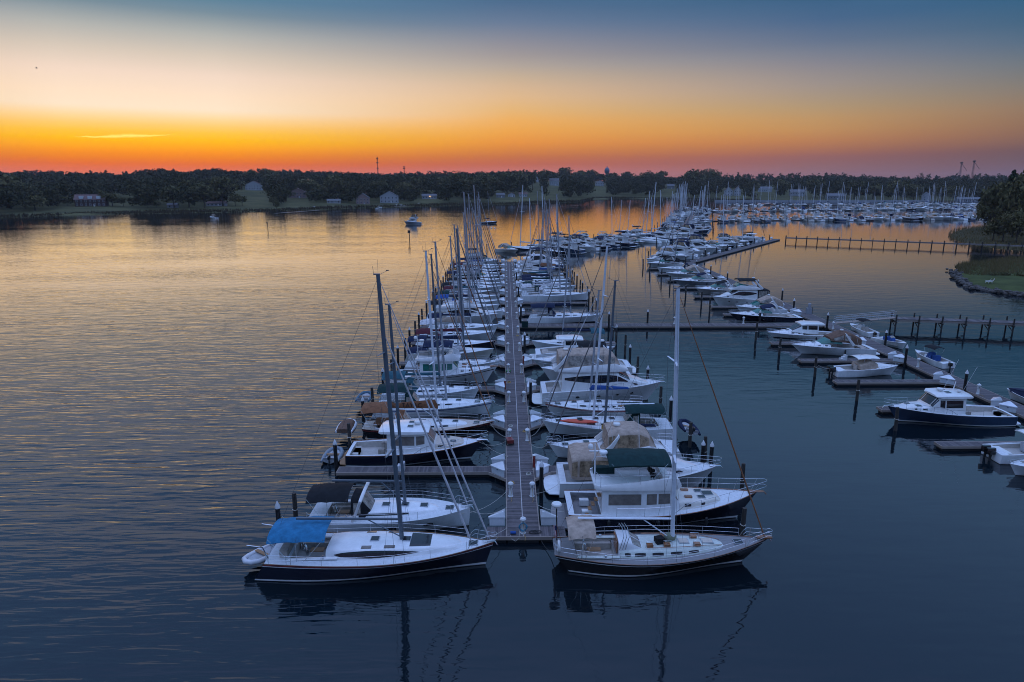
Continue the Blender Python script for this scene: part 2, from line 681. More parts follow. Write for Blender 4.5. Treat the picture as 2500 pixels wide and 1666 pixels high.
def fender(root, x, y, z, m=None):
    return MB().lathe([(.03, -.36), (.1, -.3), (.12, -.2), (.12, .2), (.1, .3), (.03, .36)], (x, y, z), 8).build('fender', m or RUBBER, root, 60)


def hatch(root, x, y, z, dx=.5, dy=.5, glass=GLASS, rim=None, tilt=0.0):
    f = MB().box((x, y, z), (dx + .08, dy + .08, .06)).build('hatch', rim or ALU, root, 20)
    MB().box((x, y, z + .035), (dx, dy, .02)).build('hatch_glass', glass, f, 0)
    return f


def outboard(root, x, y, z, s=1.0, m=None, name='outboard_motor'):
    """leg hangs aft of x; x is the transom face"""
    m = m or BLACKH
    c = MB()
    c.loft([[(x - .05 * s + dx * s, y + a * .19 * s * k, z + b * s) for a, b in ((-1, .1), (-1, .45), (-.6, .62), (.6, .62), (1, .45), (1, .1))] for dx, k in ((-.62, .5), (-.55, .9), (-.2, 1), (.04, .9), (.1, .6))], True)
    o = c.build(name, m, root, 40)
    MB().tube([(x - .28 * s, y, z + .1 * s), (x - .34 * s, y, z - .5 * s), (x - .40 * s, y, z - .95 * s)], [.12 * s, .09 * s, .07 * s], 6).build('motor_leg', RUBBER, o, 60)
    return o


def wheel(root, x, y, z, r=.42):
    mb = MB()
    ring = [(x + .0, y + r * math.cos(a), z + r * math.sin(a)) for a in [2 * PI * k / 16 for k in range(17)]]
    mb.tube(ring, .018, 4)
    for k in range(6):
        a = 2 * PI * k / 6
        mb.tube([(x, y, z), (x, y + r * math.cos(a), z + r * math.sin(a))], .01, 3)
    mb.tube([(x + .25, y, z - .75), (x + .15, y, z - .1), (x, y, z)], [.1, .09, .04], 6)
    return mb.build('steering_wheel', STEEL, root, 60)


def ensign(root, x, y, z, h=1.1):
    f = MB().tube([(x, y, z), (x - .35, y, z + h)], .015, 5).build('flag_staff', VARN, root)
    red, blu, whi = mat('flag_red', (.36, .03, .04), .8), mat('flag_blue', (.02, .03, .10), .8), mat('flag_white', (.6, .6, .62), .8)
    top = Vector((x - .34, y, z + h - .02))
    for k in range(13):
        mb = MB()
        vs = []
        for i in range(6):
            q = i / 5
            for e in (0, 1):
                a = (k + e) / 13
                vs.append((top.x - .03 - .16 * a * 1.2 - .10 * math.sin(q * 3 + a * 3) * a, top.y + .11 * math.sin(q * 5 + a * 2) - .12 + .18 * a, top.z - .85 * q - .10 * a))
        mb.add(vs, [(2 * i, 2 * i + 1, 2 * i + 3, 2 * i + 2) for i in range(5)])
        mb.build('flag_stripe', red if k % 2 == 0 else whi, f)
    MB().add([(top.x - .02, y - .13, top.z), (top.x - .12, y - .03, top.z - .05), (top.x - .14, y - .02, top.z - .38), (top.x - .02, y - .12, top.z - .32)], [(0, 1, 2, 3)]).build('flag_canton', blu, f)
    return f


# ------------------------------------------------------------------ boats (bow towards local +x, waterline at z = 0)
def boat_root(name, label, x_mid, y, face, cat='boat', group=None, yaw=0.0):
    return thing(name, label, cat, (x_mid, y, 0), (0 if face > 0 else PI) + R(yaw), group)


def rig(root, H, xm, zb, top, rake=3.0, r=.12, boom=4.6, boomz=1.5, cover=None, mastm=ALU, furl='pale', furl2=None, lod=0, spread=2, boom_end=None, wind=True, coverh=.45):
    """mast stepped at xm on height zb, masthead at height top above the water"""
    tr = math.tan(R(rake))
    mx = lambda z: xm - (z - zb) * tr
    n = 8 if lod == 0 else 5
    mast = MB().tube([(mx(zb - .05), 0, zb - .05), (mx(lerp(zb, top, .7)), 0, lerp(zb, top, .7)), (mx(top), 0, top)], [r, r * .95, r * .8], n, .75).build('mast', mastm, root, 60)
    sp = []
    for k in range(spread):
        z = lerp(zb, top, (k + 1) / (spread + .75))
        wdt = H.B * (.36 - .06 * k)
        sp.append((z, wdt))
        for s in (1, -1):
            MB().tube([(mx(z), 0, z), (mx(z) - .25, s * wdt, z + .08)], [.05, .03], 4, 2.0).build('spreader', mastm, mast, 60)
    zbm = zb + boomz
    bx = mx(zbm)
    bend = bx - boom
    bm = MB().tube([(bx - .1, 0, zbm), (bend, 0, zbm + .08)], .085, 6).build('boom', mastm, root, 60)
    if cover:
        rings = []
        for q in (0, .04, .12, .3, .5, .7, .88, .97, 1):
            h = coverh * (1.25 - .75 * q) * (.35 if q in (0, 1) else 1)
            z0 = zbm - .10 + .08 * q
            rings.append([(bx + .12 - q * (boom + .05), yy * (.13 + .05 * (1 - q)), z0 + h * zz + .012 * math.sin(23 * q + 2 * zz)) for yy, zz in ((-1, 0), (-1.15, .3), (-.75, .75), (0, 1.0), (.75, .75), (1.15, .3), (1, 0))])
        MB().loft(rings, True).build('sail_cover', CANV[cover], bm, 60)
    MB().tube([(mx(zb + .25) - .1, 0, zb + .25), (bx - boom * .32, 0, zbm)], .04, 5).build('boom_vang', mastm, bm, 60)
    bow = H.edge(.985, 0, .05)
    bow = Vector((bow.x, 0, bow.z + .1))
    stern = H.edge(0.01, 0, .1)
    head = Vector((mx(top - .15), 0, top - .15))
    # standing rigging
    wr = MB()
    rr = .010 if lod == 0 else .014
    fwd = MB()
    wr.wires([((stern.x, 0, stern.z + .6), tuple(head))] + [((stern.x, s * stern.y * .8, stern.z), (stern.x, 0, stern.z + .62)) for s in (1, -1)], rr)
    cp = H.t_at(xm - .15)
    for s in (1, -1):
        ch = H.edge(cp, -.12, .02, s)
        prev = ch
        for z, wd in sp:
            q = Vector((mx(z) - .25, s * wd, z + .08))
            wr.wires([(prev, q)], rr)
            prev = q
        wr.wires([(prev, head)], rr)
        if sp:
            wr.wires([(H.edge(cp - .05, -.12, .02, s), (mx(sp[0][0]), 0, sp[0][0] - .1)), (H.edge(cp + .04, -.12, .02, s), (mx(sp[0][0]), 0, sp[0][0] - .1))], rr * .9)
    wr.build('standing_rigging', WIRE, mast, 60)
    if furl:
        fr = (.06 if furl in ('pale', 'steel') else .05) if lod == 0 else .075
        a = bow + (head - bow) * .035
        b = bow + (head - bow) * .97
        MB().tube([bow, a, a + (b - a) * .3, a + (b - a) * .75, b, head], [.03, fr, fr * 1.1, fr * .75, fr * .35, .015], 6).build('furled_jib', CANV.get(furl, WHITE) if furl != 'steel' else WIRE, root, 60)
    if furl2:
        a = H.edge(.90, 0, .05)
        a = Vector((a.x, 0, a.z + .1))
        b = Vector((mx(lerp(zb, top, .80)), 0, lerp(zb, top, .80)))
        MB().tube([a, lerp(a, b, .04), lerp(a, b, .35), lerp(a, b, .9), b], [.03, .075, .08, .05, .015], 6).build('furled_staysail', CANV.get(furl2, WHITE), root, 60)
    if wind:
        m = MB().tube([(mx(top) + .12, 0, top + .02), (mx(top) - .28, 0, top + .02)], .045, 4)
        m.tube([(mx(top) - .25, 0, top), (mx(top) - .30, 0, top + .5)], .012, 3)
        m.tube([(mx(top) + .1, 0, top), (mx(top) + .55, 0, top + .22)], .012, 3)
        m.box((mx(top) + .58, 0, top + .25), (.16, .03, .06))
        m.tube([(mx(top), .06, top), (mx(top), .06, top + .9)], .008, 3)
        m.build('wind_instruments', WIRE, mast, 0)
    return mast


def dodger(root, x0, x1, w, zb, h, cv, glass=CLEARV):
    """spray hood: x0 aft edge (tall), x1 front foot"""
    keys = [(x0, w, zb, zb + h, .12), (lerp(x0, x1, .45), w * .97, zb, zb + h * .96, .16), (x1, w * .86, zb, zb + .10, .2)]
    lf = house(keys, .12, .10)
    o = lf.mesh(MB(), False, True).build('dodger', CANV[cv], root, 50)
    m = MB()
    lf.patch(m, 1.08, 1.9, 4.2, 7.8, 5, 6, .012)
    m.build('dodger_window', glass, o, 0)
    for s, (a, b) in ((1, (.9, 2.9)), (-1, (9.1, 11.1))):
        m = MB()
        lf.patch(m, .25, .95, a, b, 3, 3, .012)
        m.build('dodger_window', glass, o, 0)
    return o


def sailboat(label, xb, xs, y, face, B=4.2, fb=1.55, fm=1.15, fs=1.15, hullm=WHITE, deckm=NONSKID, cabm=WHITE, stripe=None, boot=BOOTW, bo=.9, so=-.5, tr=.78, pw=2.1,
             mastx=.08, top=18.5, rake=3.0, r=.12, cover='navy', mastm=ALU, furl='pale', furl2=None, bim=None, dod=None, rail=None, cab=(-.22, .30), cabh=.42, cabw=.60,
             lens=False, ports=4, lod=0, name='sailboat', group=None, boomz=1.5, boom=None, well=(-.40, -.20), sugar=True, yaw=0.0, extra=None, coverh=.45, wheelx=None, bimz=2.15, hatches=3, cat='sailboat'):
    """xb, xs: world x of the bow and stern ends"""
    L = abs(xb - xs)
    if lod == 1 and name == 'sailboat':
        k = int(y * 7 + xb * 3)
        if bim is None and k % 4:
            bim = (('navy', 'black', 'teal', 'green', 'tan', 'navy', 'burg', 'black')[k % 8] if not dod else dod, -.49, -.30)
        if dod is None and k % 3:
            dod = bim[0] if bim else 'navy'
    root = boat_root(name, label, (xb + xs) / 2, y, face, cat, group, yaw)
    H = Hull(L, B, fb, fm, fs, bo, so, tr, pw=pw, n=22 if lod == 0 else 12)
    wl = (well[0] * L, well[1] * L, B * .30, .55)
    hull_parts(H, root, hullm, boot, stripe, wl if lod < 2 else None, deckm, INT, rail, .022)
    x0, x1 = cab[0] * L, cab[1] * L
    zd = lambda x: H.deckz(H.t_at(x), B * .3) - .03
    keys = []
    for q, k, hh in ((0, .92, .92), (.12, 1, 1), (.35, 1, 1), (.6, .88, .86), (.82, .68, .66), (.95, .46, .36), (1, .30, .03)):
        x = lerp(x0, x1, q)
        wd = min(B / 2 * cabw * k, H.half(H.t_at(x)) * .74)
        keys.append((x, wd, zd(x), zd(x) + cabh * hh))
    lf = house(keys, .14, .06)
    cb = lf.mesh(MB()).build('cabin_trunk', cabm, root, 45)
    if lod < 2:
        if lens:
            for v in ((.55, 3.0), (9.0, 11.45)):
                m = MB()
                lf.patch(m, .5, 3.4, v[0], v[1], 12, 3, .014, .96)
                m.build('window', GLASS, cb, 0)
        else:
            for v in ((.95, 2.45), (9.55, 11.05)):
                for k in range(ports):
                    u = lerp(.35, 3.9, k / ports)
                    m = MB()
                    lf.patch(m, u, u + 2.2 / ports, v[0], v[1], 3, 1, .012, .2)
                    m.build('window', GLASS, cb, 0)
    if lod == 0:
        for k in range(hatches):
            x = lerp(x0, x1, .34 + .24 * k)
            zt = lf.P(lf.u_at(x, 6), 6)[2] + .02
            hatch(root, x, 0, zt, .5, .5)
        hatch(root, lerp(x1, L / 2, .35), 0, H.deckz(H.t_at(lerp(x1, L / 2, .35))) + .01, .55, .55)
        bow_rail(H, root, .88, .62, over=.15, name='pulpit')
        stanchions(H, root, .10, .88, step=1.9)
        mb = MB()
        pts = [H.edge(.12, -.06, .62, 1), H.edge(.02, -.06, .62, 1), H.edge(.0, -.4, .62, 1)]
        for s in (1, -1):
            q = [Vector((p.x, s * p.y, p.z)) for p in pts]
            mb.tube(q, .016, 4)
            mb.tube([p - Vector((0, 0, .3)) for p in q], .012, 4)
            for p in q:
                mb.tube([p - Vector((0, 0, .62)), p], .014, 4)
        mb.build('pushpit', STEEL, root, 60)
        # cockpit: seats, coaming, table, wheel, winches
        for s in (1, -1):
            MB().box(((wl[0] + wl[1]) / 2, s * (wl[2] - .22), H.sheer(.2) - .30), (abs(wl[1] - wl[0]) - .1, .42, .42)).build('cockpit_seat', CUSH, root, 20)
            MB().tube([(wl[0], s * (wl[2] + .06), H.sheer(.1) + .06), (wl[1] + .2, s * (wl[2] + .06), H.sheer(.3) + .14)], .09, 6, 1.4).build('coaming', cabm, root, 60)
            MB().lathe([(.09, 0), (.07, .1), (.1, .18), (.03, .2)], (wl[1] - .7, s * (wl[2] + .1), H.sheer(.25) + .12), 8).build('winch', STEEL, root, 50)
        MB().box(((wl[0] + wl[1]) / 2, 0, H.sheer(.2) - .05), (.9, .5, .05)).build('cockpit_table', TEAK, root, 0)
        wheel(root, wheelx * L if wheelx else wl[0] + .55, 0, H.sheer(.1) + .35)
        # anchor on the stem
        e = H.edge(.99, 0, .05)
        MB().tube([(e.x - .6, 0, e.z + .08), (e.x + .25, 0, e.z + .04), (e.x + .38, 0, e.z - .22)], .05, 5).build('anchor', STEEL, root, 60)
    zb = zd(mastx * L) + cabh * .9
    blen = boom if boom else (mastx - well[0]) * L * .86
    rig(root, H, mastx * L, zb, top, rake, r, blen, boomz, cover, mastm, furl, furl2, lod, 2 if lod < 2 else 1, wind=lod < 2, coverh=coverh)
    if bim:
        cv, a, b = bim
        zc = H.sheer(.12) + bimz
        c = canopy(a * L, b * L, B * .36, B * .37, zc - .12, zc, .20, .30).build('bimini', CANV[cv], root, 60)
        if lod == 0:
            canopy_frame(root, a * L, b * L, B * .36, zc - .2, H.sheer(.12), c)
    if dod:
        dodger(root, x0 - .35, x0 + 1.25, min(B * .33, B / 2 * cabw * 1.05), zd(x0) + .02, cabh + .95, dod)
    if extra:
        extra(root, H, lf)
    return root, H


def hull_motor(L, B, fb, fm, fs, bo=None, lod=0, tr=.93, pw=2.4, **k):
    return Hull(L, B, fb, fm, fs, bo if bo else L * .10, -.05, tr, mx=.38, pw=pw, wlm=.93, wlb=.18, n=20 if lod == 0 else 12, **k)


def side_glass(lf, par, spans, v=(1.15, 2.9), m=GLASS, nu=3, lens=0.0, slope=0.0, name='window'):
    """spans in ring-index units; both sides"""
    for a, b in spans:
        for lo, hi, sl in ((v[0], v[1], slope), (12 - v[1], 12 - v[0], -slope)):
            mb = MB()
            lf.patch(mb, a, b, lo, hi, nu, 2, .014, lens, sl)
            mb.build(name, m, par, 0)


def front_glass(lf, par, u0, u1, panes=3, v=(3.4, 8.6), m=GLASS):
    for k in range(panes):
        mb = MB()
        a, b = lerp(v[0], v[1], (k + .04) / panes), lerp(v[0], v[1], (k + .96) / panes)
        lf.patch(mb, u0, u1, a, b, 2, 3, .014)
        mb.build('windshield', m, par, 0)


def platform(root, H, d=1.0, z=.28, m=NONSKID, w=.86):
    pr = []
    n = 8
    x = -H.L / 2
    top = [(x + .02, -H.B / 2 * w)] + [(x - d * math.sin(PI * k / n) ** .35, -H.B / 2 * w * math.cos(PI * k / n)) for k in range(1, n)] + [(x + .02, H.B / 2 * w)]
    mb = MB().loft([[(a, b, z - .08) for a, b in top], [(a, b, z) for a, b in top]], True)
    return mb.build('swim_platform', m, root, 20)


def trawler(label, xb, xs, y, face, B=4.6, hullm=NAVY, deckm=CREAM, fb=2.0, fm=1.45, fs=1.25, cv='green', glass=BROWNGL, lod=0, rail=VARN, name='trawler_yacht', group=None, fly=True, house_x=(-.26, .13), fore=.33, stripe=None, bim=True, mast=True):
    L = abs(xb - xs)
    root = boat_root(name, label, (xb + xs) / 2, y, face, 'motor yacht', group)
    H = hull_motor(L, B, fb, fm, fs, lod=lod, tr=.88)
    well = (-.47 * L, house_x[0] * L - .05, B * .38, .65)
    h = hull_parts(H, root, hullm, BOOTW, stripe, well, NONSKID, GREYTEAK, rail, .035)
    zd = lambda x: H.deckz(H.t_at(x), B * .3) - .04
    a, b = house_x[0] * L, house_x[1] * L
    zs = zd(0) + 1.75
    # saloon
    keys = [(a, B * .37, zd(a), zs), (a + .1, B * .37, zd(a), zs), (lerp(a, b, .55), B * .37, zd(a), zs), (b - .75, B * .36, zd(b), zs), (b, B * .34, zd(b), zd(b) + .62)]
    lf = house(keys, .07, .05)
    sal = lf.mesh(MB()).build('saloon', WHITE, root, 40)
    side_glass(lf, sal, ((1.12, 1.9), (2.05, 2.45), (2.52, 2.98)), (1.25, 2.8), glass)
    front_glass(lf, sal, 3.08, 3.8, 3, (3.1, 8.9), glass)
    # forward trunk with hatches
    f1 = fore * L
    keys = [(b - .3, B * .33, zd(b), zd(b) + .62), (lerp(b, f1, .5), B * .29, zd(lerp(b, f1, .5)), zd(b) + .58), (lerp(b, f1, .85), B * .20, zd(lerp(b, f1, .85)), zd(f1) + .34), (f1, B * .14, zd(f1), zd(f1) + .05)]
    tk = house(keys, .12, .05)
    to = tk.mesh(MB()).build('fore_cabin', deckm, root, 45)
    side_glass(tk, to, ((.35, .6), (1.0, 1.25)), (1.2, 2.5), GLASS)
    if lod == 0:
        for q, yy, mm in ((.25, .6, VARN), (.25, -.6, VARN), (.55, .45, None), (.55, -.55, None), (.72, 0, None)):
            x = lerp(b, f1, q)
            zt = tk.P(tk.u_at(x, 6), 6 - yy * 2)[2] + .02
            if mm:
                MB().box((x, yy, zt + .04), (.55, .3, .12)).build('deck_box', mm, root, 0)
            else:
                hatch(root, x, yy, zt, .5 if q < .7 else .75, .4 if q < .7 else .6)
    bow_rail(H, root, .52, .85, .95, over=.55)
    stanchions(H, root, .24, .52, .7, 1.4, 'side_rail', 1)
    platform(root, H, 1.15, .3, GREYTEAK if lod == 0 else NONSKID)
    if lod == 0:
        for s in (1, -1):
            MB().box((well[0] + 1.0, s * .9, H.sheer(.1) - .35), (.7, .45, .45)).build('cockpit_locker', WHITE, root, 10)
        st = MB()
        for k in range(5):
            st.box((a - .15 - .22 * (4 - k), -B * .22, zd(a) - .2 + .36 * k), (.26, .6, .05))
        st.build('stair', TEAK, root, 0)
        e = H.edge(1, 0, 0)
        MB().tube([(e.x - .7, 0, e.z + .05), (e.x + .5, 0, e.z + .02), (e.x + .7, 0, e.z - .2)], [.1, .06, .04], 5, 2).build('anchor_platform', VARN, root, 60)
        for xq in (.2, -.05, -.3):
            fender(root, xq * L, -H.half(H.t_at(xq * L)) - .08, .75, RUBBER)
    if fly:
        zf = zs + .06
        x0, x1 = a - .55 * 1.0, b + .15
        # boat deck overhang
        rings = []
        fk = [(x0, B * .33, zf, zf + .30), (x0 + .5, B * .40, zf, zf + .34), (lerp(x0, x1, .5), B * .41, zf, zf + .62), (x1 - .9, B * .40, zf, zf + .95), (x1 - .3, B * .33, zf, zf + .70), (x1, B * .24, zf, zf + .08)]
        for x, wd, z0, z1 in fk:
            rings.append([(x, wd, z0), (x, wd * 1.02, lerp(z0, z1, .5)), (x, wd * .96, z1), (x, wd * .86, z1), (x, wd * .86, z0 + .14), (x, 0, z0 + .16), (x, -wd * .86, z0 + .14), (x, -wd * .86, z1), (x, -wd * .96, z1), (x, -wd * 1.02, lerp(z0, z1, .5)), (x, -wd, z0)])
        fb_ = MB().loft(rings, True).build('flybridge', WHITE, root, 40)
        MB().box((x1 - 1.2, 0, zf + .55), (.5, B * .5, .55)).build('helm_console', WHITE, fb_, 20)
        for s in (-.75, .1):
            MB().lathe([(.06, 0), (.06, .45), (.26, .5), (.28, .62)], (x1 - 2.0, s, zf + .15), 8).build('helm_chair', CANV['black'], fb_, 40)
            MB().box((x1 - 2.22, s, zf + .98), (.1, .5, .55)).build('helm_chair_back', CANV['black'], fb_, 0)
        MB().box((x0 + 1.0, B * .22, zf + .4), (1.6, .5, .5)).build('bench', CANV['green'] if cv == 'green' else CUSH, fb_, 0)
        r_ = MB()
        path = [(x1 - .9, B * .38, zf + 1.25), (lerp(x0, x1, .5), B * .40, zf + 1.2), (x0 + .4, B * .38, zf + 1.1), (x0 + .1, B * .2, zf + 1.1)]
        for s in (1, -1):
            q = [(p[0], s * p[1], p[2]) for p in path]
            r_.tube(q, .02, 5)
            for p in q:
                r_.tube([(p[0], p[1], zf + .2), p], .016, 4)
        r_.build('flybridge_rail', STEEL, fb_, 60)
        if bim:
            zc = zf + 2.05
            c = canopy(x0 + 1.0, x1 - .9, B * .34, B * .33, zc, zc + .02, .16, .24, th=.12).build('bimini', CANV[cv], root, 60)
            canopy_frame(root, x0 + 1.1, x1 - 1.1, B * .34, zc - .1, zf + .2, c)
        if mast:
            MB().tube([(x0 + .2, 0, zf + .1), (x0 + .15, 0, zf + 2.9)], [.07, .05], 6).build('signal_mast', WHITE, root, 60)
            radar(root, x0 + .75, -.25, zf + 2.25)
            MB().lathe([(.02, 0), (.2, .06), (.22, .2), (.16, .36), (.02, .42)], (x0 - .12, .4, zf + 2.35), 10).build('satellite_dome', WHITE, root, 50)
            MB().box((x0 + .2, .1, zf + 2.3), (.9, .12, .06)).build('mast_crosstree', WHITE, root, 0)
            MB().tube([(x1 - 2.6, B * .3, zf + .9), (x1 - 2.9, B * .32, zf + 4.6)], .012, 3).build('antenna', WHITE, root)
    return root, H


def downeast(label, xb, xs, y, face, B=4.2, hullm=NAVY, lod=0, fb=1.7, fm=1.2, fs=1.0, roof='open', name='cruiser', group=None, hx=(-.20, .15), rail=VARN, glass=GLASS, fore=.36, deckm=WHITE, tower=False, stripe=None, house_m=WHITE):
    """lobster-style cruiser: trunk cabin, pilothouse with long hard roof, open cockpit"""
    L = abs(xb - xs)
    root = boat_root(name, label, (xb + xs) / 2, y, face, 'motor yacht', group)
    H = hull_motor(L, B, fb, fm, fs, lod=lod, tr=.86)
    a, b = hx[0] * L, hx[1] * L
    well = (-.475 * L, a - .05, B * .39, .6)
    hull_parts(H, root, hullm, BOOTW, stripe, well, TANDECK if deckm == WHITE and rail == VARN else NONSKID, INT, rail, .03)
    zd = lambda x: H.deckz(H.t_at(x), B * .3) - .04
    zs = zd(0) + 1.72
    keys = [(a, B * .36, zd(a), zs, .12), (a + .1, B * .36, zd(a), zs, .12), (lerp(a, b, .6), B * .36, zd(a), zs, .12), (b - .85, B * .35, zd(b), zs - .02, .14), (b, B * .34, zd(b), zd(b) + .5, .1)]
    lf = house(keys, .1, .04)
    sal = lf.mesh(MB()).build('pilothouse', house_m, root, 40)
    side_glass(lf, sal, ((1.1, 1.95), (2.05, 2.9)), (1.3, 2.85), glass, 4)
    front_glass(lf, sal, 3.08, 3.85, 3, (2.9, 9.1), glass)
    x0, x1 = a - L * .06, b - .55
    rk = [(x0, B * .30, zs, zs + .10), (x0 + .25, B * .36, zs, zs + .22), (lerp(x0, x1, .5), B * .40, zs, zs + .28), (x1 - .4, B * .38, zs, zs + .24), (x1, B * .28, zs, zs + .08)]
    rf = house(rk, .02, .12)
    ro = rf.mesh(MB()).build('hard_roof', WHITE, root, 50)
    if lod == 0:
        hatch(ro, lerp(x0, x1, .62), .55, zs + .40, .45, .45)
        hatch(ro, lerp(x0, x1, .62), -.55, zs + .40, .45, .45)
        radar(ro, lerp(x0, x1, .75), 0, zs + .48, .34)
        radar(ro, lerp(x0, x1, .3), .5, zs + .42, .2)
        MB().tube([(lerp(x0, x1, .35), -.2, zs + .3), (lerp(x0, x1, .3), -.2, zs + 1.35)], [.06, .04], 5).build('signal_mast', WHITE, ro, 60)
        for s in (1, -1):
            MB().tube([(lerp(x0, x1, .4), s * B * .33, zs + .3), (lerp(x0, x1, .4) - 1.2, s * B * .36, zs + 3.4)], .012, 3).build('antenna', WHITE, ro)
    f1 = fore * L
    keys = [(b - .35, B * .32, zd(b), zd(b) + .5), (lerp(b, f1, .5), B * .28, zd(lerp(b, f1, .5)), zd(b) + .46), (lerp(b, f1, .85), B * .19, zd(lerp(b, f1, .85)), zd(f1) + .26), (f1, B * .12, zd(f1), zd(f1) + .03)]
    tk = house(keys, .12, .05)
    to = tk.mesh(MB()).build('fore_cabin', deckm, root, 45)
    side_glass(tk, to, ((.35, .65), (1.0, 1.25)), (1.2, 2.5), GLASS)
    if lod == 0:
        for q, yy in ((.35, .55), (.6, -.4)):
            x = lerp(b, f1, q)
            hatch(root, x, yy, tk.P(tk.u_at(x, 6), 6)[2] - .01, .5, .45)
        for s in (1, -1):
            MB().box((well[0] + .35, s * .1, H.sheer(0) - .35), (.5, B * .33, .4)).build('transom_seat', WHITE, root, 20)
            MB().box((a - .6, s * B * .2, H.sheer(.2) - .15), (.55, .5, .8)).build('helm_seat', CUSH, root, 20)
        stanchions(H, root, .30, .55, .55, 1.2, 'side_rail', 1)
        e = H.edge(1, 0, 0)
        MB().tube([(e.x - .6, 0, e.z + .06), (e.x + .35, 0, e.z + .02), (e.x + .5, 0, e.z - .22)], [.09, .06, .04], 5, 2).build('anchor', STEEL, root, 60)
    bow_rail(H, root, .5, .6, .8, over=.3)
    platform(root, H, .75, .25, TEAK if rail == VARN else NONSKID)
    return root, H


def express(label, xb, xs, y, face, B=3.7, hullm=WHITE, lod=0, fb=1.45, fm=1.25, fs=1.0, cv='navy', glass=GREENGL, arch=True, top='arch', name='express_cruiser', group=None, stripe=None, topside=WHITE, wx=.08, hard=False, yaw=0.0):
    """low sport cruiser: long smooth foredeck, raked screen, radar arch, canvas over the cockpit"""
    L = abs(xb - xs)
    root = boat_root(name, label, (xb + xs) / 2, y, face, 'motor cruiser', group, yaw)
    H = hull_motor(L, B, fb, fm, fs, bo=L * .14, lod=lod, tr=.9, pw=2.6)
    well = (-.44 * L, wx * L - .3, B * .38, .55)
    hull_parts(H, root, hullm, BOOTW, stripe, well, NONSKID, INT, topside, .045)
    zd = lambda x: H.deckz(H.t_at(x), B * .3) - .04
    # foredeck crown
    xa, xe = (wx - .02) * L, .40 * L
    keys = [(xa, B * .40, zd(xa), zd(xa) + .48), (lerp(xa, xe, .3), B * .38, zd(lerp(xa, xe, .3)), zd(xa) + .46), (lerp(xa, xe, .65), B * .30, zd(lerp(xa, xe, .65)), zd(xa) + .36), (lerp(xa, xe, .9), B * .18, zd(lerp(xa, xe, .9)), zd(xe) + .16), (xe, B * .1, zd(xe), zd(xe) + .02)]
    tk = house(keys, .25, .10)
    to = tk.mesh(MB()).build('foredeck', topside, root, 60)
    side_glass(tk, to, ((.3, .7), (1.1, 1.45)), (1.0, 2.3), GLASS, 4, .8)
    if lod == 0:
        hatch(root, lerp(xa, xe, .5), 0, tk.P(tk.u_at(lerp(xa, xe, .5), 6), 6)[2] + .0, .55, .55)
    # raked wrap screen
    zw = zd(xa) + .42
    kk = [(wx * L - 1.9, B * .39, zw - .1, zw + .34, .1), (wx * L - .9, B * .39, zw - .1, zw + .62, .2), (wx * L - .15, B * .37, zw - .05, zw + .66, .28), (wx * L + 1.15, B * .30, zw + .0, zw + .10, .3)]
    ws = house(kk, .2, .02)
    if hard:
        kk = [(wx * L - 2.6, B * .38, zw - .25, zw + 1.15, .1), (wx * L - .9, B * .38, zw - .2, zw + 1.2, .14), (wx * L - .1, B * .36, zw - .1, zw + 1.1, .2), (wx * L + 1.5, B * .31, zw + .0, zw + .12, .3)]
        ws = house(kk, .14, .05)
        so_ = ws.mesh(MB()).build('hardtop_house', WHITE, root, 45)
        side_glass(ws, so_, ((.1, .95), (1.08, 2.0)), (1.5, 3.0), glass if glass != GREENGL else GLASS, 4)
        front_glass(ws, so_, 2.1, 2.9, 3, (2.8, 9.2), GLASS)
        rk = house([(wx * L - 3.7, B * .30, zw + 1.12, zw + 1.2), (wx * L - 3.4, B * .37, zw + 1.12, zw + 1.3), (wx * L - .9, B * .38, zw + 1.16, zw + 1.36), (wx * L + .1, B * .33, zw + 1.08, zw + 1.2)], .03, .1)
        rk.mesh(MB()).build('hard_roof', WHITE, root, 50)
    else:
        m = MB()
        ws.patch(m, .0, 2.95, 1.0, 3.95, 9, 2, 0)
        ws.patch(m, .0, 2.95, 8.05, 11.0, 9, 2, 0)
        ws.patch(m, 2.0, 2.95, 3.95, 8.05, 4, 8, 0)
        sc = m.build('windscreen', glass, root, 60)
        fr = MB()
        fr.tube([tuple(ws.P(u, 3.95)) for u in (0, 1, 2)] + [tuple(ws.P(2.0, v)) for v in (4.5, 5.2, 6, 6.8, 7.5)] + [tuple(ws.P(u, 8.05)) for u in (2, 1, 0)], .028, 5)
        fr.build('screen_frame', STEEL, sc, 60)
    if arch:
        xq = wx * L - 2.5
        za = zw + 1.55
        mb = MB()
        path = [(xq - 1.0, B * .42, zw - .1), (xq - .35, B * .41, zw + .7), (xq + .15, B * .36, za - .1), (xq + .25, B * .2, za + .06), (xq + .25, -B * .2, za + .06), (xq + .15, -B * .36, za - .1), (xq - .35, -B * .41, zw + .7), (xq - 1.0, -B * .42, zw - .1)]
        rr = [.22, .18, .14, .12, .12, .14, .18, .22]
        mb.tube(path, rr, 6, .5)
        ar = mb.build('radar_arch', topside, root, 60)
        if lod == 0:
            radar(ar, xq + .25, 0, za + .28, .26)
        if top in ('arch', 'canvas'):
            x0, x1 = (xq - .2, wx * L - .2)
            if top == 'canvas':
                ck = house([(xq - 2.2, B * .37, zw - .1, zw + .75, .05), (xq - .8, B * .40, zw + .1, za - .1, .08), (xq + .4, B * .38, zw + .35, za + .06, .1), (wx * L - .25, B * .37, zw + .55, zw + .80, .12)], .08, .16)
                co = ck.mesh(MB()).build('camper_top', CANV[cv], root, 60)
                side_glass(ck, co, ((1.2, 1.95), (2.05, 2.8)), (.8, 2.9), CLEARV, 4, name='canvas_window')
            else:
                canopy(xq - .1, wx * L - .1, B * .36, B * .33, za - .05, zw + .95, .16, .12).build('bimini', CANV[cv], root, 60)
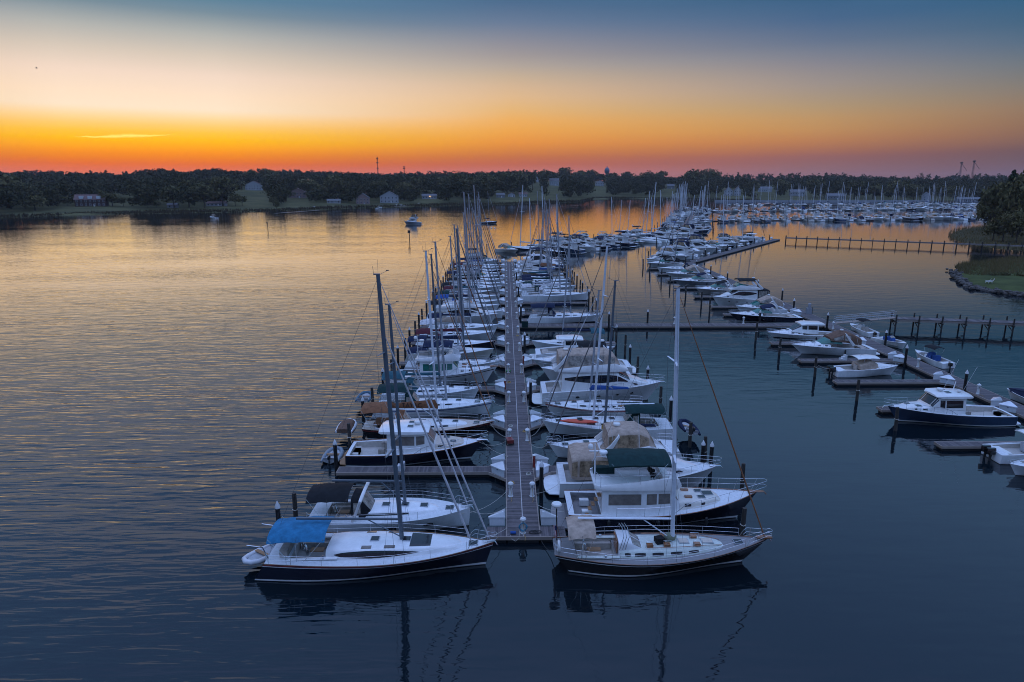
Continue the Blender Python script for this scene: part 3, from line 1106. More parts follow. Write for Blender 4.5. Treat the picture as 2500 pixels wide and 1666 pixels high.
    if lod == 0 or top == 'canvas':
        MB().box((-.38 * L, 0, H.sheer(.1) - .22), (.9, B * .6, .4)).build('aft_seat', CUSH, root, 20)
        MB().box((wx * L - 1.7, -B * .2, zd(0) - .1), (.6, .6, .8)).build('helm_seat', WHITE, root, 20)
    bow_rail(H, root, .56, .42, .55, over=.1, mid=lod == 0, r=.016)
    platform(root, H, .95, .30, WHITE)
    if lod == 0:
        for s in (-1, 1):
            fender(root, -.1 * L, s * (H.half(.4) + .1), .75)
    return root, H


def sedan(label, xb, xs, y, face, B=4.6, hullm=WHITE, lod=0, fb=2.0, fm=1.7, fs=1.3, cv='tan', vinyl=TANVINYL, name='flybridge_yacht', group=None, bim='bimini', aft=None, hx=(-.22, .16), arch=True, glass=GLASS, ports=True, hz=1.8, up=1.0, stripe=None):
    """flybridge sedan: wedge-shaped saloon, swept black side glass, bridge with canvas, radar arch"""
    L = abs(xb - xs)
    root = boat_root(name, label, (xb + xs) / 2, y, face, 'motor yacht', group)
    H = hull_motor(L, B, fb, fm, fs, bo=L * .12, lod=lod, tr=.92, pw=2.5)
    a, b = hx[0] * L, hx[1] * L
    well = (-.46 * L, a - .05, B * .40, .55)
    h = hull_parts(H, root, hullm, BOOTW, stripe, well, NONSKID, INT, WHITE, .05)
    zd = lambda x: H.deckz(H.t_at(x), B * .3) - .04
    zs = zd(0) + hz
    f1 = .40 * L
    keys = [(a, B * .41, zd(a), zs), (a + .1, B * .41, zd(a), zs), (lerp(a, b, .55), B * .41, zd(a), zs), (b - .7, B * .39, zd(b), zs - .12), (b + .9, B * .34, zd(b), zd(b) + .85), (lerp(b, f1, .6), B * .28, zd(lerp(b, f1, .6)), zd(b) + .52), (f1, B * .12, zd(f1), zd(f1) + .03)]
    lf = house(keys, .10, .06)
    sal = lf.mesh(MB()).build('saloon', WHITE, root, 50)
    side_glass(lf, sal, ((1.05, 3.75),), (1.35, 2.9), glass, 10, .75)
    front_glass(lf, sal, 3.12, 3.9, 3, (3.1, 8.9), glass)
    side_glass(lf, sal, ((4.2, 4.75),), (1.0, 2.2), glass, 4, .8)
    if ports and lod == 0:
        for q in (-.2, -.02, .14, .27):
            for s in (1, -1):
                t = H.t_at(q * L)
                c = H.P(t, H.sheer(t) * .62, s)
                o = MB().lathe([(.02, 0), (.17, 0), (.17, .012), (.02, .02)], (0, 0, 0), 10).build('porthole', GLASS, root, 0)
                o.location = (c[0], c[1] + s * .012, c[2])
                o.rotation_euler = (-s * PI / 2, 0, 0)
                o.scale = (1.25, .7, 1)
    zf = zs + .04
    x0, x1 = a - .9 * up, b + .35
    fk = [(x0, B * .30, zf, zf + .22), (x0 + .4, B * .40, zf, zf + .35), (lerp(x0, x1, .45), B * .42, zf, zf + .72), (x1 - 1.4, B * .40, zf, zf + .95), (x1 - .5, B * .33, zf - .02, zf + .55), (x1 + .3, B * .22, zf - .15, zf + .0)]
    rings = []
    for x, wd, z0, z1 in fk:
        rings.append([(x, wd, z0), (x, wd * 1.02, lerp(z0, z1, .5)), (x, wd * .95, z1), (x, wd * .86, z1), (x, wd * .84, z0 + .14), (x, 0, z0 + .16), (x, -wd * .84, z0 + .14), (x, -wd * .86, z1), (x, -wd * .95, z1), (x, -wd * 1.02, lerp(z0, z1, .5)), (x, -wd, z0)])
    fb_ = MB().loft(rings, True).build('flybridge', WHITE, root, 50)
    MB().box((x1 - 1.9, 0, zf + .5), (.5, B * .5, .6)).build('helm_console', WHITE, fb_, 20)
    MB().box((x1 - 2.9, 0, zf + .45), (.5, B * .55, .6)).build('helm_bench', CUSH, fb_, 20)
    ws = house([(x1 - 2.4, B * .39, zf + .7, zf + .95, .1), (x1 - 1.3, B * .37, zf + .85, zf + 1.28, .3), (x1 - .7, B * .30, zf + .6, zf + .66, .3)], .2, .02)
    m = MB()
    ws.patch(m, 0, 1.95, 1, 3.95, 5, 2, 0)
    ws.patch(m, 0, 1.95, 8.05, 11, 5, 2, 0)
    ws.patch(m, 1.0, 1.95, 3.95, 8.05, 3, 6, 0)
    m.build('bridge_screen', GREENGL if lod == 0 and bim != 'encl' else CLEARV, fb_, 60)
    if arch:
        xq = x0 + .9
        za = zf + 1.75
        path = [(xq - .9, B * .40, zf + .2), (xq - .1, B * .39, zf + 1.0), (xq + .45, B * .35, za), (xq + .55, B * .2, za + .1), (xq + .55, -B * .2, za + .1), (xq + .45, -B * .35, za), (xq - .1, -B * .39, zf + 1.0), (xq - .9, -B * .40, zf + .2)]
        ar = MB().tube(path, [.26, .2, .15, .13, .13, .15, .2, .26], 6, .5).build('radar_arch', WHITE, root, 60)
        radar(ar, xq + .5, 0, za + .38)
    zc = zf + 1.98
    if bim == 'encl':
        ck = house([(x0 + .5, B * .37, zf + .3, zc - .15, .1), (x0 + 1.1, B * .38, zf + .4, zc, .12), (x1 - 2.2, B * .38, zf + .7, zc + .05, .14), (x1 - 1.3, B * .35, zf + .9, zc - .45, .16), (x1 - .9, B * .33, zf + .85, zf + 1.0, .2)], .12, .14)
        co = ck.mesh(MB()).build('bridge_enclosure', CANV[cv], root, 60)
        side_glass(ck, co, ((.15, .95), (1.08, 1.92), (2.05, 2.9)), (.5, 3.0), vinyl, 4, name='canvas_window')
        front_glass(ck, co, 3.08, 3.9, 3, (3.2, 8.8), vinyl)
    elif bim == 'bimini':
        c = canopy(x0 + 1.0, x1 - 1.0, B * .36, B * .35, zc - .05, zc, .18, .2, th=.06).build('bimini', CANV[cv], root, 60)
        canopy_frame(root, x0 + 1.2, x1 - 1.3, B * .36, zc - .12, zf + .3, c)
    if aft:
        ck = house([(well[0] + .4, B * .40, H.sheer(.1) + .3, zs - .15, .03), (well[0] + .9, B * .41, H.sheer(.1) + .15, zs + .05, .04), (a - .02, B * .41, H.sheer(.25) + .1, zs + .12, .04)], .04, .1)
        co = ck.mesh(MB()).build('aft_canopy', CANV[aft], root, 60)
        side_glass(ck, co, ((.1, .95), (1.05, 1.9)), (.5, 2.9), vinyl, 4, name='canvas_window')
        mb = MB()
        ck.patch(mb, .0, .12, .5, 3, 1, 1, .02)
        mb.build('canvas_window', vinyl, co, 0)
    bow_rail(H, root, .50, .60, .70, over=.25, mid=lod == 0)
    platform(root, H, 1.2, .32, WHITE)
    if lod == 0:
        e = H.edge(1, 0, 0)
        MB().tube([(e.x - .6, 0, e.z + .05), (e.x + .3, 0, e.z + .02), (e.x + .5, 0, e.z - .2)], [.09, .06, .04], 5, 2).build('anchor', STEEL, root, 60)
        MB().tube([(x0 + 1, -B * .38, zf + .6), (x0 + .4, -B * .4, zf + 4.2)], .012, 3).build('antenna', WHITE, root)
    return root, H


def console_boat(label, xb, xs, y, face, B=2.6, hullm=WHITE, lod=0, ttop=None, motors=1, cv='tan', name='centre_console_boat', group=None, fb=1.15, fm=.9, fs=.75, cover=None, yaw=0.0, cuddy=None, bim=None, inner=INT):
    L = abs(xb - xs)
    root = boat_root(name, label, (xb + xs) / 2, y, face, 'motorboat', group, yaw)
    H = hull_motor(L, B, fb, fm, fs, lod=lod, tr=.9, pw=2.5)
    well = (-.42 * L, (.30 if not cuddy else .05) * L, B * .40, .45)
    hull_parts(H, root, hullm, BOOTW, None, None if cover == 'full' else well, NONSKID, inner, WHITE, .035)
    if cover == 'full':
        keys = [(-.46 * L, B * .44, fs - .05, fs + .12), (-.2 * L, B * .48, fs, fs + .55), (.1 * L, B * .47, fm, fm + .6), (.36 * L, B * .28, fb - .1, fb + .2), (.46 * L, B * .1, fb - .05, fb + .05)]
        house(keys, .35, .1).mesh(MB()).build('boat_cover', CANV[cv], root, 60)
    else:
        zb = H.sheer(.45) - .45
        lf = house([(-.05 * L, .38, zb, zb + 1.05), (.0, .42, zb, zb + 1.15), (.07 * L, .40, zb, zb + .9), (.1 * L, .36, zb, zb + .5)], .1, .03)
        co = lf.mesh(MB()).build('console', WHITE if cover != 'console' else CANV[cv], root, 40)
        m = MB()
        lf.patch(m, 1.1, 2.0, 4, 8, 2, 3, .03)
        m.build('windscreen', CLEARV, co, 0)
        MB().box((-.14 * L, 0, zb + .45), (.55, .95, .75)).build('helm_seat', CUSH if cover != 'console' else CANV[cv], root, 20)
        MB().box((-.39 * L, 0, H.sheer(.1) - .2), (.5, B * .6, .35)).build('aft_seat', WHITE, root, 20)
        if cuddy:
            keys = [(.02 * L, B * .40, H.sheer(.5) - .04, H.sheer(.5) + .4), (.2 * L, B * .34, H.sheer(.7) - .04, H.sheer(.7) + .34), (.38 * L, B * .14, H.sheer(.88) - .04, H.sheer(.88) + .06)]
            house(keys, .25, .08).mesh(MB()).build('foredeck', WHITE, root, 60)
            kk = house([(-.16 * L, B * .42, fm - .02, fm + .5, .05), (.0, B * .41, fm, fm + 1.0, .2), (.06 * L, B * .39, fm, fm + .95, .25), (.16 * L, B * .30, fm + .3, fm + .42, .3)], .2, .08)
            kk.mesh(MB()).build('cockpit_canvas', CANV[cv], root, 60)
            m = MB()
            kk.patch(m, 2.15, 2.9, 3.4, 8.6, 2, 6, .015)
            m.build('windscreen', CLEARV, root, 0)
    if ttop:
        zt = H.sheer(.4) + 1.5
        x0, x1 = -.2 * L, .14 * L
        tp = canopy(x0, x1, B * .38, B * .36, zt, zt + .06, .06, .06, th=.08).build('hard_top', WHITE if ttop == 'white' else CANV[ttop], root, 60)
        fr = MB()
        for s in (1, -1):
            for xx in (-.08 * L, .07 * L):
                fr.tube([(xx * .8, s * .5, zt - 2.1), (xx, s * .7, zt)], .028, 5)
        fr.build('top_frame', STEEL, tp, 60)
        MB().tube([(x0 + .5, -.6, zt + .1), (x0 - .4, -.7, zt + 2.8)], .012, 3).build('antenna', WHITE, tp)
    if bim:
        zt = H.sheer(.4) + 1.55
        c = canopy(-.2 * L, .12 * L, B * .38, B * .38, zt, zt, .12, .12, th=.05).build('bimini', CANV[bim], root, 60)
        canopy_frame(root, -.2 * L, .12 * L, B * .4, zt - .1, H.sheer(.4), c)
    for k in range(motors):
        yy = (k - (motors - 1) / 2) * .68
        outboard(root, -L / 2 - .02, yy, H.sheer(0) - .35, 1.1 if L > 7 else .85)
    if lod == 0 and not cover:
        bow_rail(H, root, .6, .22, .25, over=.05, mid=False, r=.014)
    return root, H


def dinghy(label, loc, rz, L=3.0, m=None, motor=True, name='inflatable_dinghy', cover=None, tilt=0.0, group=None):
    root = thing(name, label, 'dinghy', loc, rz, group)
    root.rotation_euler = (tilt, 0, rz)
    m = m or mat('hypalon_white', (.66, .66, .68), .5, var=.06)
    w_, r = L * .24, L * .068
    path = []
    for s in (1,):
        path = [(-L / 2, w_, r), (-L * .1, w_ * 1.02, r), (L * .22, w_ * .95, r * 1.1), (L * .40, w_ * .6, r * 1.5), (L * .47, 0, r * 1.7), (L * .40, -w_ * .6, r * 1.5), (L * .22, -w_ * .95, r * 1.1), (-L * .1, -w_ * 1.02, r), (-L / 2, -w_, r)]
    MB().tube(path, [r * .5] + [r] * 7 + [r * .5], 8).build('tube', m, root, 70)
    MB().loft([[(-L * .45, w_, .2), (-L * .45, -w_, .2), (-L * .45, 0, -.1)], [(L * .2, w_ * .9, .22), (L * .2, -w_ * .9, .22), (L * .2, 0, -.08)], [(L * .42, .05, .3), (L * .42, -.05, .3), (L * .42, 0, .15)]], True).build('floor', mat('dinghy_floor', (.42, .43, .45), .6), root, 30)
    MB().box((-L * .42, 0, .28), (.06, w_ * 1.7, .4)).build('transom', GREYG, root, 0)
    if cover:
        house([(-L * .48, w_ * 1.25, .1, .42), (-L * .1, w_ * 1.3, .1, .62), (L * .25, w_ * 1.15, .14, .6), (L * .5, w_ * .4, .2, .42)], .3, .08).mesh(MB()).build('boat_cover', CANV[cover], root, 60)
    else:
        MB().box((-.02 * L, 0, .34), (.26, w_ * 1.9, .04)).build('thwart', TEAK, root, 0)
    if motor:
        outboard(root, -L * .44, 0, .42, .62)
    return root


# ------------------------------------------------------------------ water
def water_material():
    m = bpy.data.materials.new('creek_water')
    m.use_nodes = True
    t = m.node_tree
    nn, lk = t.nodes.new, t.links.new
    b = t.nodes['Principled BSDF']
    b.inputs['Base Color'].default_value = (.003, .008, .012, 1)
    b.inputs['Roughness'].default_value = .03
    b.inputs['IOR'].default_value = 1.5
    geo = nn('ShaderNodeNewGeometry')

    def M(op, a, c=None, clamp=False):
        n = nn('ShaderNodeMath')
        n.operation = op
        n.use_clamp = clamp
        for i, x in enumerate((a, c)):
            if x is None:
                continue
            if isinstance(x, (int, float)):
                n.inputs[i].default_value = x
            else:
                lk(x, n.inputs[i])
        return n.outputs[0]

    def noise(rot, sx, sy, detail=2.0, rough=.5, dist=0.0):
        mp = nn('ShaderNodeMapping')
        mp.inputs['Rotation'].default_value = (0, 0, R(rot))
        mp.inputs['Scale'].default_value = (sx, sy, 1)
        lk(geo.outputs['Position'], mp.inputs[0])
        n = nn('ShaderNodeTexNoise')
        n.inputs['Scale'].default_value = 1.0
        n.inputs['Detail'].default_value = detail
        n.inputs['Roughness'].default_value = rough
        n.inputs['Distortion'].default_value = dist
        lk(mp.outputs[0], n.inputs['Vector'])
        return n.outputs[0]

    sp = nn('ShaderNodeSeparateXYZ')
    lk(geo.outputs['Position'], sp.inputs[0])
    # open creek (left and far) is ruffled, the basin behind the docks lies calm
    ws = M('ADD', sp.outputs[0], M('MULTIPLY', M('SUBTRACT', noise(0, .06, .06), .5), 16.0))
    opn = nn('ShaderNodeMapRange')
    opn.interpolation_type = 'SMOOTHSTEP'
    lk(ws, opn.inputs[0])
    opn.inputs[1].default_value, opn.inputs[2].default_value = 3.0, -15.0
    opn.inputs[3].default_value, opn.inputs[4].default_value = .20, 1.0
    patches = nn('ShaderNodeMapRange')
    lk(noise(20, .012, .05, 3), patches.inputs[0])
    patches.inputs[1].default_value, patches.inputs[2].default_value = .35, .7
    patches.inputs[3].default_value, patches.inputs[4].default_value = .45, 1.25
    near = nn('ShaderNodeMapRange')
    near.interpolation_type = 'SMOOTHSTEP'
    lk(sp.outputs[1], near.inputs[0])
    near.inputs[1].default_value, near.inputs[2].default_value = 45.0, 210.0
    near.inputs[3].default_value, near.inputs[4].default_value = 1.45, .55
    amp = M('MULTIPLY', M('MULTIPLY', opn.outputs[0], near.outputs[0]), patches.outputs[0])
    # wavelets in metres of height
    a = M('MULTIPLY', M('SUBTRACT', noise(-46, .19, 1.6, 2.0, .45, .6), .5), .062)
    c = M('MULTIPLY', M('SUBTRACT', noise(-32, .5, 2.9, 2.0, .5, .3), .5), .013)
    e = M('MULTIPLY', M('SUBTRACT', noise(-30, .16, .36, 2.0), .5), .11)
    hgt = M('MULTIPLY', M('ADD', M('ADD', a, c), e), amp)
    calm = M('MULTIPLY', M('SUBTRACT', noise(10, .22, .55, 3.0), .5), .030)
    fine = M('MULTIPLY', M('SUBTRACT', noise(-20, .8, 1.7, 2.0), .5), .007)
    hgt = M('ADD', M('ADD', hgt, calm), fine)
    bp = nn('ShaderNodeBump')
    bp.inputs['Strength'].default_value = 1.0
    bp.inputs['Distance'].default_value = 1.0
    lk(hgt, bp.inputs['Height'])
    lk(bp.outputs[0], b.inputs['Normal'])
    return m


wt = MB().add([(-6000, -300, 0), (6000, -300, 0), (6000, 9000, 0), (-6000, 9000, 0)], [(0, 1, 2, 3)]).build('water', water_material(), None, 0)
tag(wt, 'calm creek water mirroring the dusk sky', 'water', kind='structure')


# ------------------------------------------------------------------ docks
def wood_material(name, c0, c1, rough=.8):
    m = bpy.data.materials.new(name)
    m.use_nodes = True
    t = m.node_tree
    b = t.nodes['Principled BSDF']
    g = t.nodes.new('ShaderNodeNewGeometry')
    n = t.nodes.new('ShaderNodeTexNoise')
    n.inputs['Scale'].default_value = 3.0
    n.inputs['Detail'].default_value = 6
    t.links.new(g.outputs['Position'], n.inputs['Vector'])
    ad = t.nodes.new('ShaderNodeMath')
    ad.operation = 'ADD'
    t.links.new(n.outputs[0], ad.inputs[0])
    t.links.new(g.outputs['Random Per Island'], ad.inputs[1])
    mr = t.nodes.new('ShaderNodeMapRange')
    mr.inputs[1].default_value, mr.inputs[2].default_value = .25, 1.5
    t.links.new(ad.outputs[0], mr.inputs[0])
    mx = t.nodes.new('ShaderNodeMix')
    mx.data_type = 'RGBA'
    mx.inputs[6].default_value = (*c0, 1)
    mx.inputs[7].default_value = (*c1, 1)
    t.links.new(mr.outputs[0], mx.inputs[0])
    t.links.new(mx.outputs[2], b.inputs['Base Color'])
    b.inputs['Roughness'].default_value = rough
    return m


PLANK = wood_material('weathered_deck_wood', (.046, .040, .043), (.155, .130, .132))
FASCIA = wood_material('treated_fascia_wood', (.22, .17, .14), (.36, .29, .25))
FLOATM = mat('dock_float', (.02, .02, .022), .8)
PILEW = mat('creosote_pile', (.050, .042, .036), .85, var=.3, scale=3, stretch=(3, 3, .4), bump=.02, bscale=6)
SLEEVE = mat('black_pile_sleeve', (.012, .012, .013), .45)
CONE = gel('pile_cap_white', (.78, .79, .82))
BOXM = gel('dock_box_white', (.74, .76, .80))
PEDM = gel('pedestal_white', (.78, .79, .80))
REDM = gel('red_paint', (.22, .03, .025))
DZ = .5


def planks(p0, p1, width, pitch=.15, split=False, z=DZ, seed=1):
    """boards laid across the run p0 -> p1"""
    p0, p1 = Vector((*p0, 0)), Vector((*p1, 0))
    L = (p1 - p0).length
    t = (p1 - p0) / L
    nn_ = Vector((-t.y, t.x, 0))
    n = max(1, int(L / pitch))
    pt = L / n
    rg = random.Random(seed)
    halves = ((-width / 2, -.012), (.012, width / 2)) if split else ((-width / 2, width / 2),)
    v, f = [], []
    for i in range(n):
        a, b = p0 + t * (pt * i + .006), p0 + t * (pt * (i + 1) - .006)
        for h0, h1 in halves:
            zz = z + rg.uniform(-.004, .004)
            o = len(v)
            for q, h in ((a, h0), (b, h0), (b, h1), (a, h1)):
                r = q + nn_ * h
                v.append((r.x, r.y, zz))
            for q, h in ((a, h0), (b, h0), (b, h1), (a, h1)):
                r = q + nn_ * h
                v.append((r.x, r.y, zz - .04))
            f += [(o, o + 1, o + 2, o + 3), (o, o + 4, o + 5, o + 1), (o + 1, o + 5, o + 6, o + 2), (o + 2, o + 6, o + 7, o + 3), (o + 3, o + 7, o + 4, o)]
    m = MB()
    m.v, m.f = v, f
    # make every quad face up/outwards
    return m


def strip_box(m, p0, p1, width, z0, z1, off=0.0):
    p0, p1 = Vector((*p0, 0)), Vector((*p1, 0))
    t = (p1 - p0).normalized()
    n = Vector((-t.y, t.x, 0))
    c = (p0 + p1) / 2 + n * off
    return m.box((c.x, c.y, (z0 + z1) / 2), ((p1 - p0).length, width, z1 - z0), math.atan2(t.y, t.x))


def dock_run(name, label, p0, p1, width, cat='dock', split=False, group=None, centre=False, seed=1, pitch=.15):
    root = thing(name, label, cat, (0, 0, 0), 0, group)
    o = planks(p0, p1, width, pitch, split, DZ, seed).build('deck_planks', PLANK, root, 0)
    o['kind'] = 'stuff'
    m = MB()
    for s in (1, -1):
        strip_box(m, p0, p1, .07, DZ - .24, DZ + .012, s * (width / 2 + .037))
    m.build('fascia', FASCIA, root, 0)
    m = MB()
    strip_box(m, p0, p1, width - .1, -.35, DZ - .06)
    m.build('float', FLOATM, root, 0)
    if centre:
        m = MB()
        strip_box(m, p0, p1, .06, DZ - .02, DZ + .014)
        m.build('centre_strip', mat('pale_batten', (.50, .46, .44), .7), root, 0)
    return root


ORD = 'first second third fourth fifth sixth seventh eighth ninth tenth eleventh twelfth thirteenth fourteenth fifteenth'.split()
SIDE = {-1: "on the navy sailboat's side", 1: "on the black yacht's side"}
YD0, YD1, XD = 43.9, 213.0, 1.27
dock_run('main_dock', 'long plank dock with a pale centre batten between the two rows of boats', (XD, YD0), (XD, YD1), 2.3, split=True, centre=True, seed=3)
end = thing('cross_platform', 'short cross platform at the end of the main plank dock', 'dock')
for a, b in ((-1.35, .06), (2.48, 4.3)):
    o = planks((a, YD0 + .7), (b, YD0 + .7), 1.4, .15, seed=5).build('deck_planks', PLANK, end, 0)
    o['kind'] = 'stuff'
    m = MB()
    m.box(((a + b) / 2, YD0 + .7, .1), (b - a - .06, 1.34, .7))
    m.build('float', FLOATM, end, 0)
m = MB()
m.box((1.45, YD0 - .06, DZ - .12), (5.8, .08, .26))
m.build('fascia', FASCIA, end, 0)


def pile_proto(kind, h):
    r = .17
    if kind == 'cap':
        t = thing('capped_pile', 'black sleeved dock pile with a white cone cap', 'piling', (0, 0, 0), 0, 'white capped dock piles')
        MB().tube([(0, 0, -1.5), (0, 0, h)], r, 10).build('post', SLEEVE, t, 60)
        MB().lathe([(r * 1.12, h - .06), (r * 1.15, h + .05), (.02, h + .42)], (0, 0, 0), 12).build('cone_cap', CONE, t, 40)
    else:
        t = thing('mooring_pile', 'bare wooden mooring pile standing in the water', 'piling', (0, 0, 0), 0, 'bare wooden mooring piles')
        MB().tube([(0, 0, -1.5), (.02, 0, h * .5), (0, .01, h)], [r * 1.05, r, r * .92], 9).build('post', PILEW, t, 60)
        MB().tube([(r * math.cos(a) * 1.1, r * math.sin(a) * 1.1, 1.35 + .03 * math.sin(3 * a)) for a in [2 * PI * k / 10 for k in range(11)]], .03, 4).build('rope_turn', ROPE, t, 60)
    return t


CAPP, WOODP = pile_proto('cap', 2.55), pile_proto('wood', 2.7)
used = set()
PLAB = {'cap': 'black sleeved pile with a white cone cap along the outer docks', 'wood': 'bare wooden mooring pile among the farther slips'}


def pile(kind, x, y):
    p = CAPP if kind == 'cap' else WOODP
    if kind in used:
        c = copy_tree(p, (x, y, 0), rnd.uniform(0, 6))
        c.rotation_euler = (R(rnd.uniform(-1.5, 1.5)) if kind == 'wood' else 0, R(rnd.uniform(-1.5, 1.5)) if kind == 'wood' else 0, rnd.uniform(0, 6))
        c.scale = (1, 1, rnd.uniform(.92, 1.12))
        c['label'] = PLAB[kind]
        return c
    used.add(kind)
    p.location = (x, y, 0)
    return p


# finger piers: one prototype each side, 12 m apart
def finger_proto(sx, length=14.6):
    t = thing('finger_pier', 'narrow floating finger pier with a flared root, joined to the main dock', 'pier', (0, 0, 0), 0, 'finger piers of the main dock')
    o = planks((sx * .02, 0), (sx * length, 0), 1.15, .15, seed=9).build('deck_planks', PLANK, t, 0)
    o['kind'] = 'stuff'
    m = MB()
    for s in (1, -1):
        strip_box(m, (sx * 1.5, 0), (sx * length, 0), .07, DZ - .24, DZ + .012, s * .61)
        # flare edges
        a, b = Vector((sx * .02, s * 2.05)), Vector((sx * 1.52, s * .62))
        strip_box(m, (a.x, a.y), (b.x, b.y), .07, DZ - .24, DZ + .012)
    m.box((sx * (length + .04), 0, DZ - .12), (.08, 1.3, .26))
    m.build('fascia', FASCIA, t, 0)
    for s in (1, -1):
        v = [(sx * .03, s * .59, DZ), (sx * .03, s * 2.0, DZ), (sx * 1.5, s * .59, DZ)]
        v += [(p[0], p[1], DZ - .05) for p in v]
        MB().add(v, [(0, 1, 2), (5, 4, 3), (0, 3, 4, 1), (1, 4, 5, 2), (2, 5, 3, 0)]).build('gusset', PLANK, t, 0)
    m = MB()
    m.box((sx * length * .53, 0, .05), (length * .92, 1.0, .75))
    m.build('float', FLOATM, t, 0)
    return t


FING = [55.5 + 12 * k for k in range(14)]
for sx, x0 in ((-1, .06), (1, 2.48)):
    p = finger_proto(sx)
    first = True
    for fi, f in enumerate([q for q in FING if sx < 0 or abs(q - 115.5) > 1]):
        lb = ORD[fi] + ' finger pier from the dock end ' + SIDE[sx]
        if first:
            p.location = (x0, f, 0)
            p['label'] = lb
            first = False
        else:
            copy_tree(p, (x0, f, 0), 0, lb)
        pile('cap', x0 + sx * 15.0, f + .9)['label'] = 'white capped pile at the tip of the %s finger %s' % (ORD[fi], SIDE[sx])
        pile('wood', x0 + sx * (14.6 + rnd.uniform(0, .8)), f + 6 + rnd.uniform(-.5, .5))['label'] = 'bare wooden pile off the slips beyond the %s finger %s' % (ORD[fi], SIDE[sx])
for k_, y in enumerate((51.3, 75, 99, 123, 147, 171, 195)):
    pile('cap', 2.92, y)['label'] = '%s white capped pile against the main dock itself, counted from its end' % ORD[k_]
for x, y in ((-15.6, 46.6), (16.8, 44.0), (17.9, 57.0), (19.2, 51.0)):
    pile('wood', x, y)
pile('cap', -15.9, 43.9)
pile('cap', 18.0, 55.6)


def dock_box_proto():
    """corner locker, triangular in plan: right angle at the dock edge, lid rises to the corner"""
    t = thing('dock_box', 'white triangular fibreglass dock box in the corner of a finger root', 'dock box', (0, 0, 0), 0, 'white dock boxes along the main dock')
    a, h = 1.12, .60
    c = [(0, 0), (a, 0), (a, .10), (.10, a), (0, a)]
    MB().loft([[(x * .97 + .01, y * .97 + .01, 0) for x, y in c], [(x, y, h) for x, y in c]], True).build('body', BOXM, t, 15)
    k = [(-.04, -.04), (a + .07, -.04), (a + .07, .13), (.13, a + .07), (-.04, a + .07)]
    MB().loft([[(x, y, h) for x, y in k], [(x, y, h + .09) for x, y in k], [(lerp(x, .12, .85), lerp(y, .12, .85), h + .42) for x, y in k]], True).build('lid', BOXM, t, 15)
    MB().box((.61, .61, h - .1), (.04, .14, .1), PI / 4).build('latch', STEEL, t, 0)
    return t


BOXP = dock_box_proto()
bx_used = False


def dock_box(x, y, rz, z=DZ):
    global bx_used
    if not bx_used:
        bx_used = True
        BOXP.location = (x, y, z)
        BOXP.rotation_euler = (0, 0, rz)
        return BOXP
    return copy_tree(BOXP, (x, y, z), rz)


# the box's right angle sits at (x, y); rz 0 opens to +x,+y
def boxed(o, corner, fi, side):
    o['label'] = 'white dock box in the %s corner of the %s finger %s' % (corner, ORD[fi], SIDE[side])


for fi, f in enumerate(FING):
    boxed(dock_box(-.08, f - .62, PI), 'dock-end', fi, -1)
    boxed(dock_box(-.08, f + .62, PI / 2), 'far', fi, -1)
for fi, f in enumerate([q for q in FING if abs(q - 115.5) > 1]):
    boxed(dock_box(2.62, f - .62, -PI / 2), 'dock-end', fi, 1)
    boxed(dock_box(2.62, f + .62, 0), 'far', fi, 1)
dock_box(-.05, YD0 + 1.55, PI / 2)['label'] = 'white dock box on the end platform ' + SIDE[-1]
dock_box(2.6, YD0 + 1.55, 0)['label'] = 'white dock box on the end platform ' + SIDE[1]


def pedestal_proto():
    t = thing('power_pedestal', 'white lighthouse-shaped power pedestal on the dock edge', 'pedestal', (0, 0, 0), 0, 'power pedestals along the docks')
    MB().lathe([(.21, 0), (.21, .06), (.17, .08), (.115, .66), (.135, .68), (.135, .72)], (0, 0, 0), 8).build('column', PEDM, t, 30)
    MB().lathe([(.16, .72), (.17, .76), (.16, 1.02), (.17, 1.05)], (0, 0, 0), 8).build('head', PEDM, t, 30)
    MB().lathe([(.23, 1.05), (.24, 1.10), (.18, 1.20), (.06, 1.24), (.05, 1.29), (.015, 1.32)], (0, 0, 0), 10).build('cap', PEDM, t, 40)
    MB().box((0, -.14, .86), (.14, .05, .16)).build('socket_cover', GREYG, t, 0)
    MB().tube([(.0, -.18, .8), (.05, -.25, .4), (.02, -.25, .06), (.1, -.6, .03), (.0, -1.1, .03)], .018, 4).build('shore_cable', CORD, t, 60)
    return t


PEDP = pedestal_proto()
first = True
for k in range(14):
    y = 50.2 + 12 * k
    for x in (.42, 2.13):
        lb = 'white power pedestal of the %s pair from the dock end %s' % (ORD[k], SIDE[-1 if x < 1 else 1])
        if first:
            PEDP.location = (x, y, DZ)
            PEDP['label'] = lb
            first = False
        else:
            copy_tree(PEDP, (x, y, DZ), rnd.uniform(-.3, .3), lb)
tp = copy_tree(PEDP, (1.25, YD0 + .45, DZ), .1, 'white power pedestal wrapped in a blue hose at the end of the main dock')
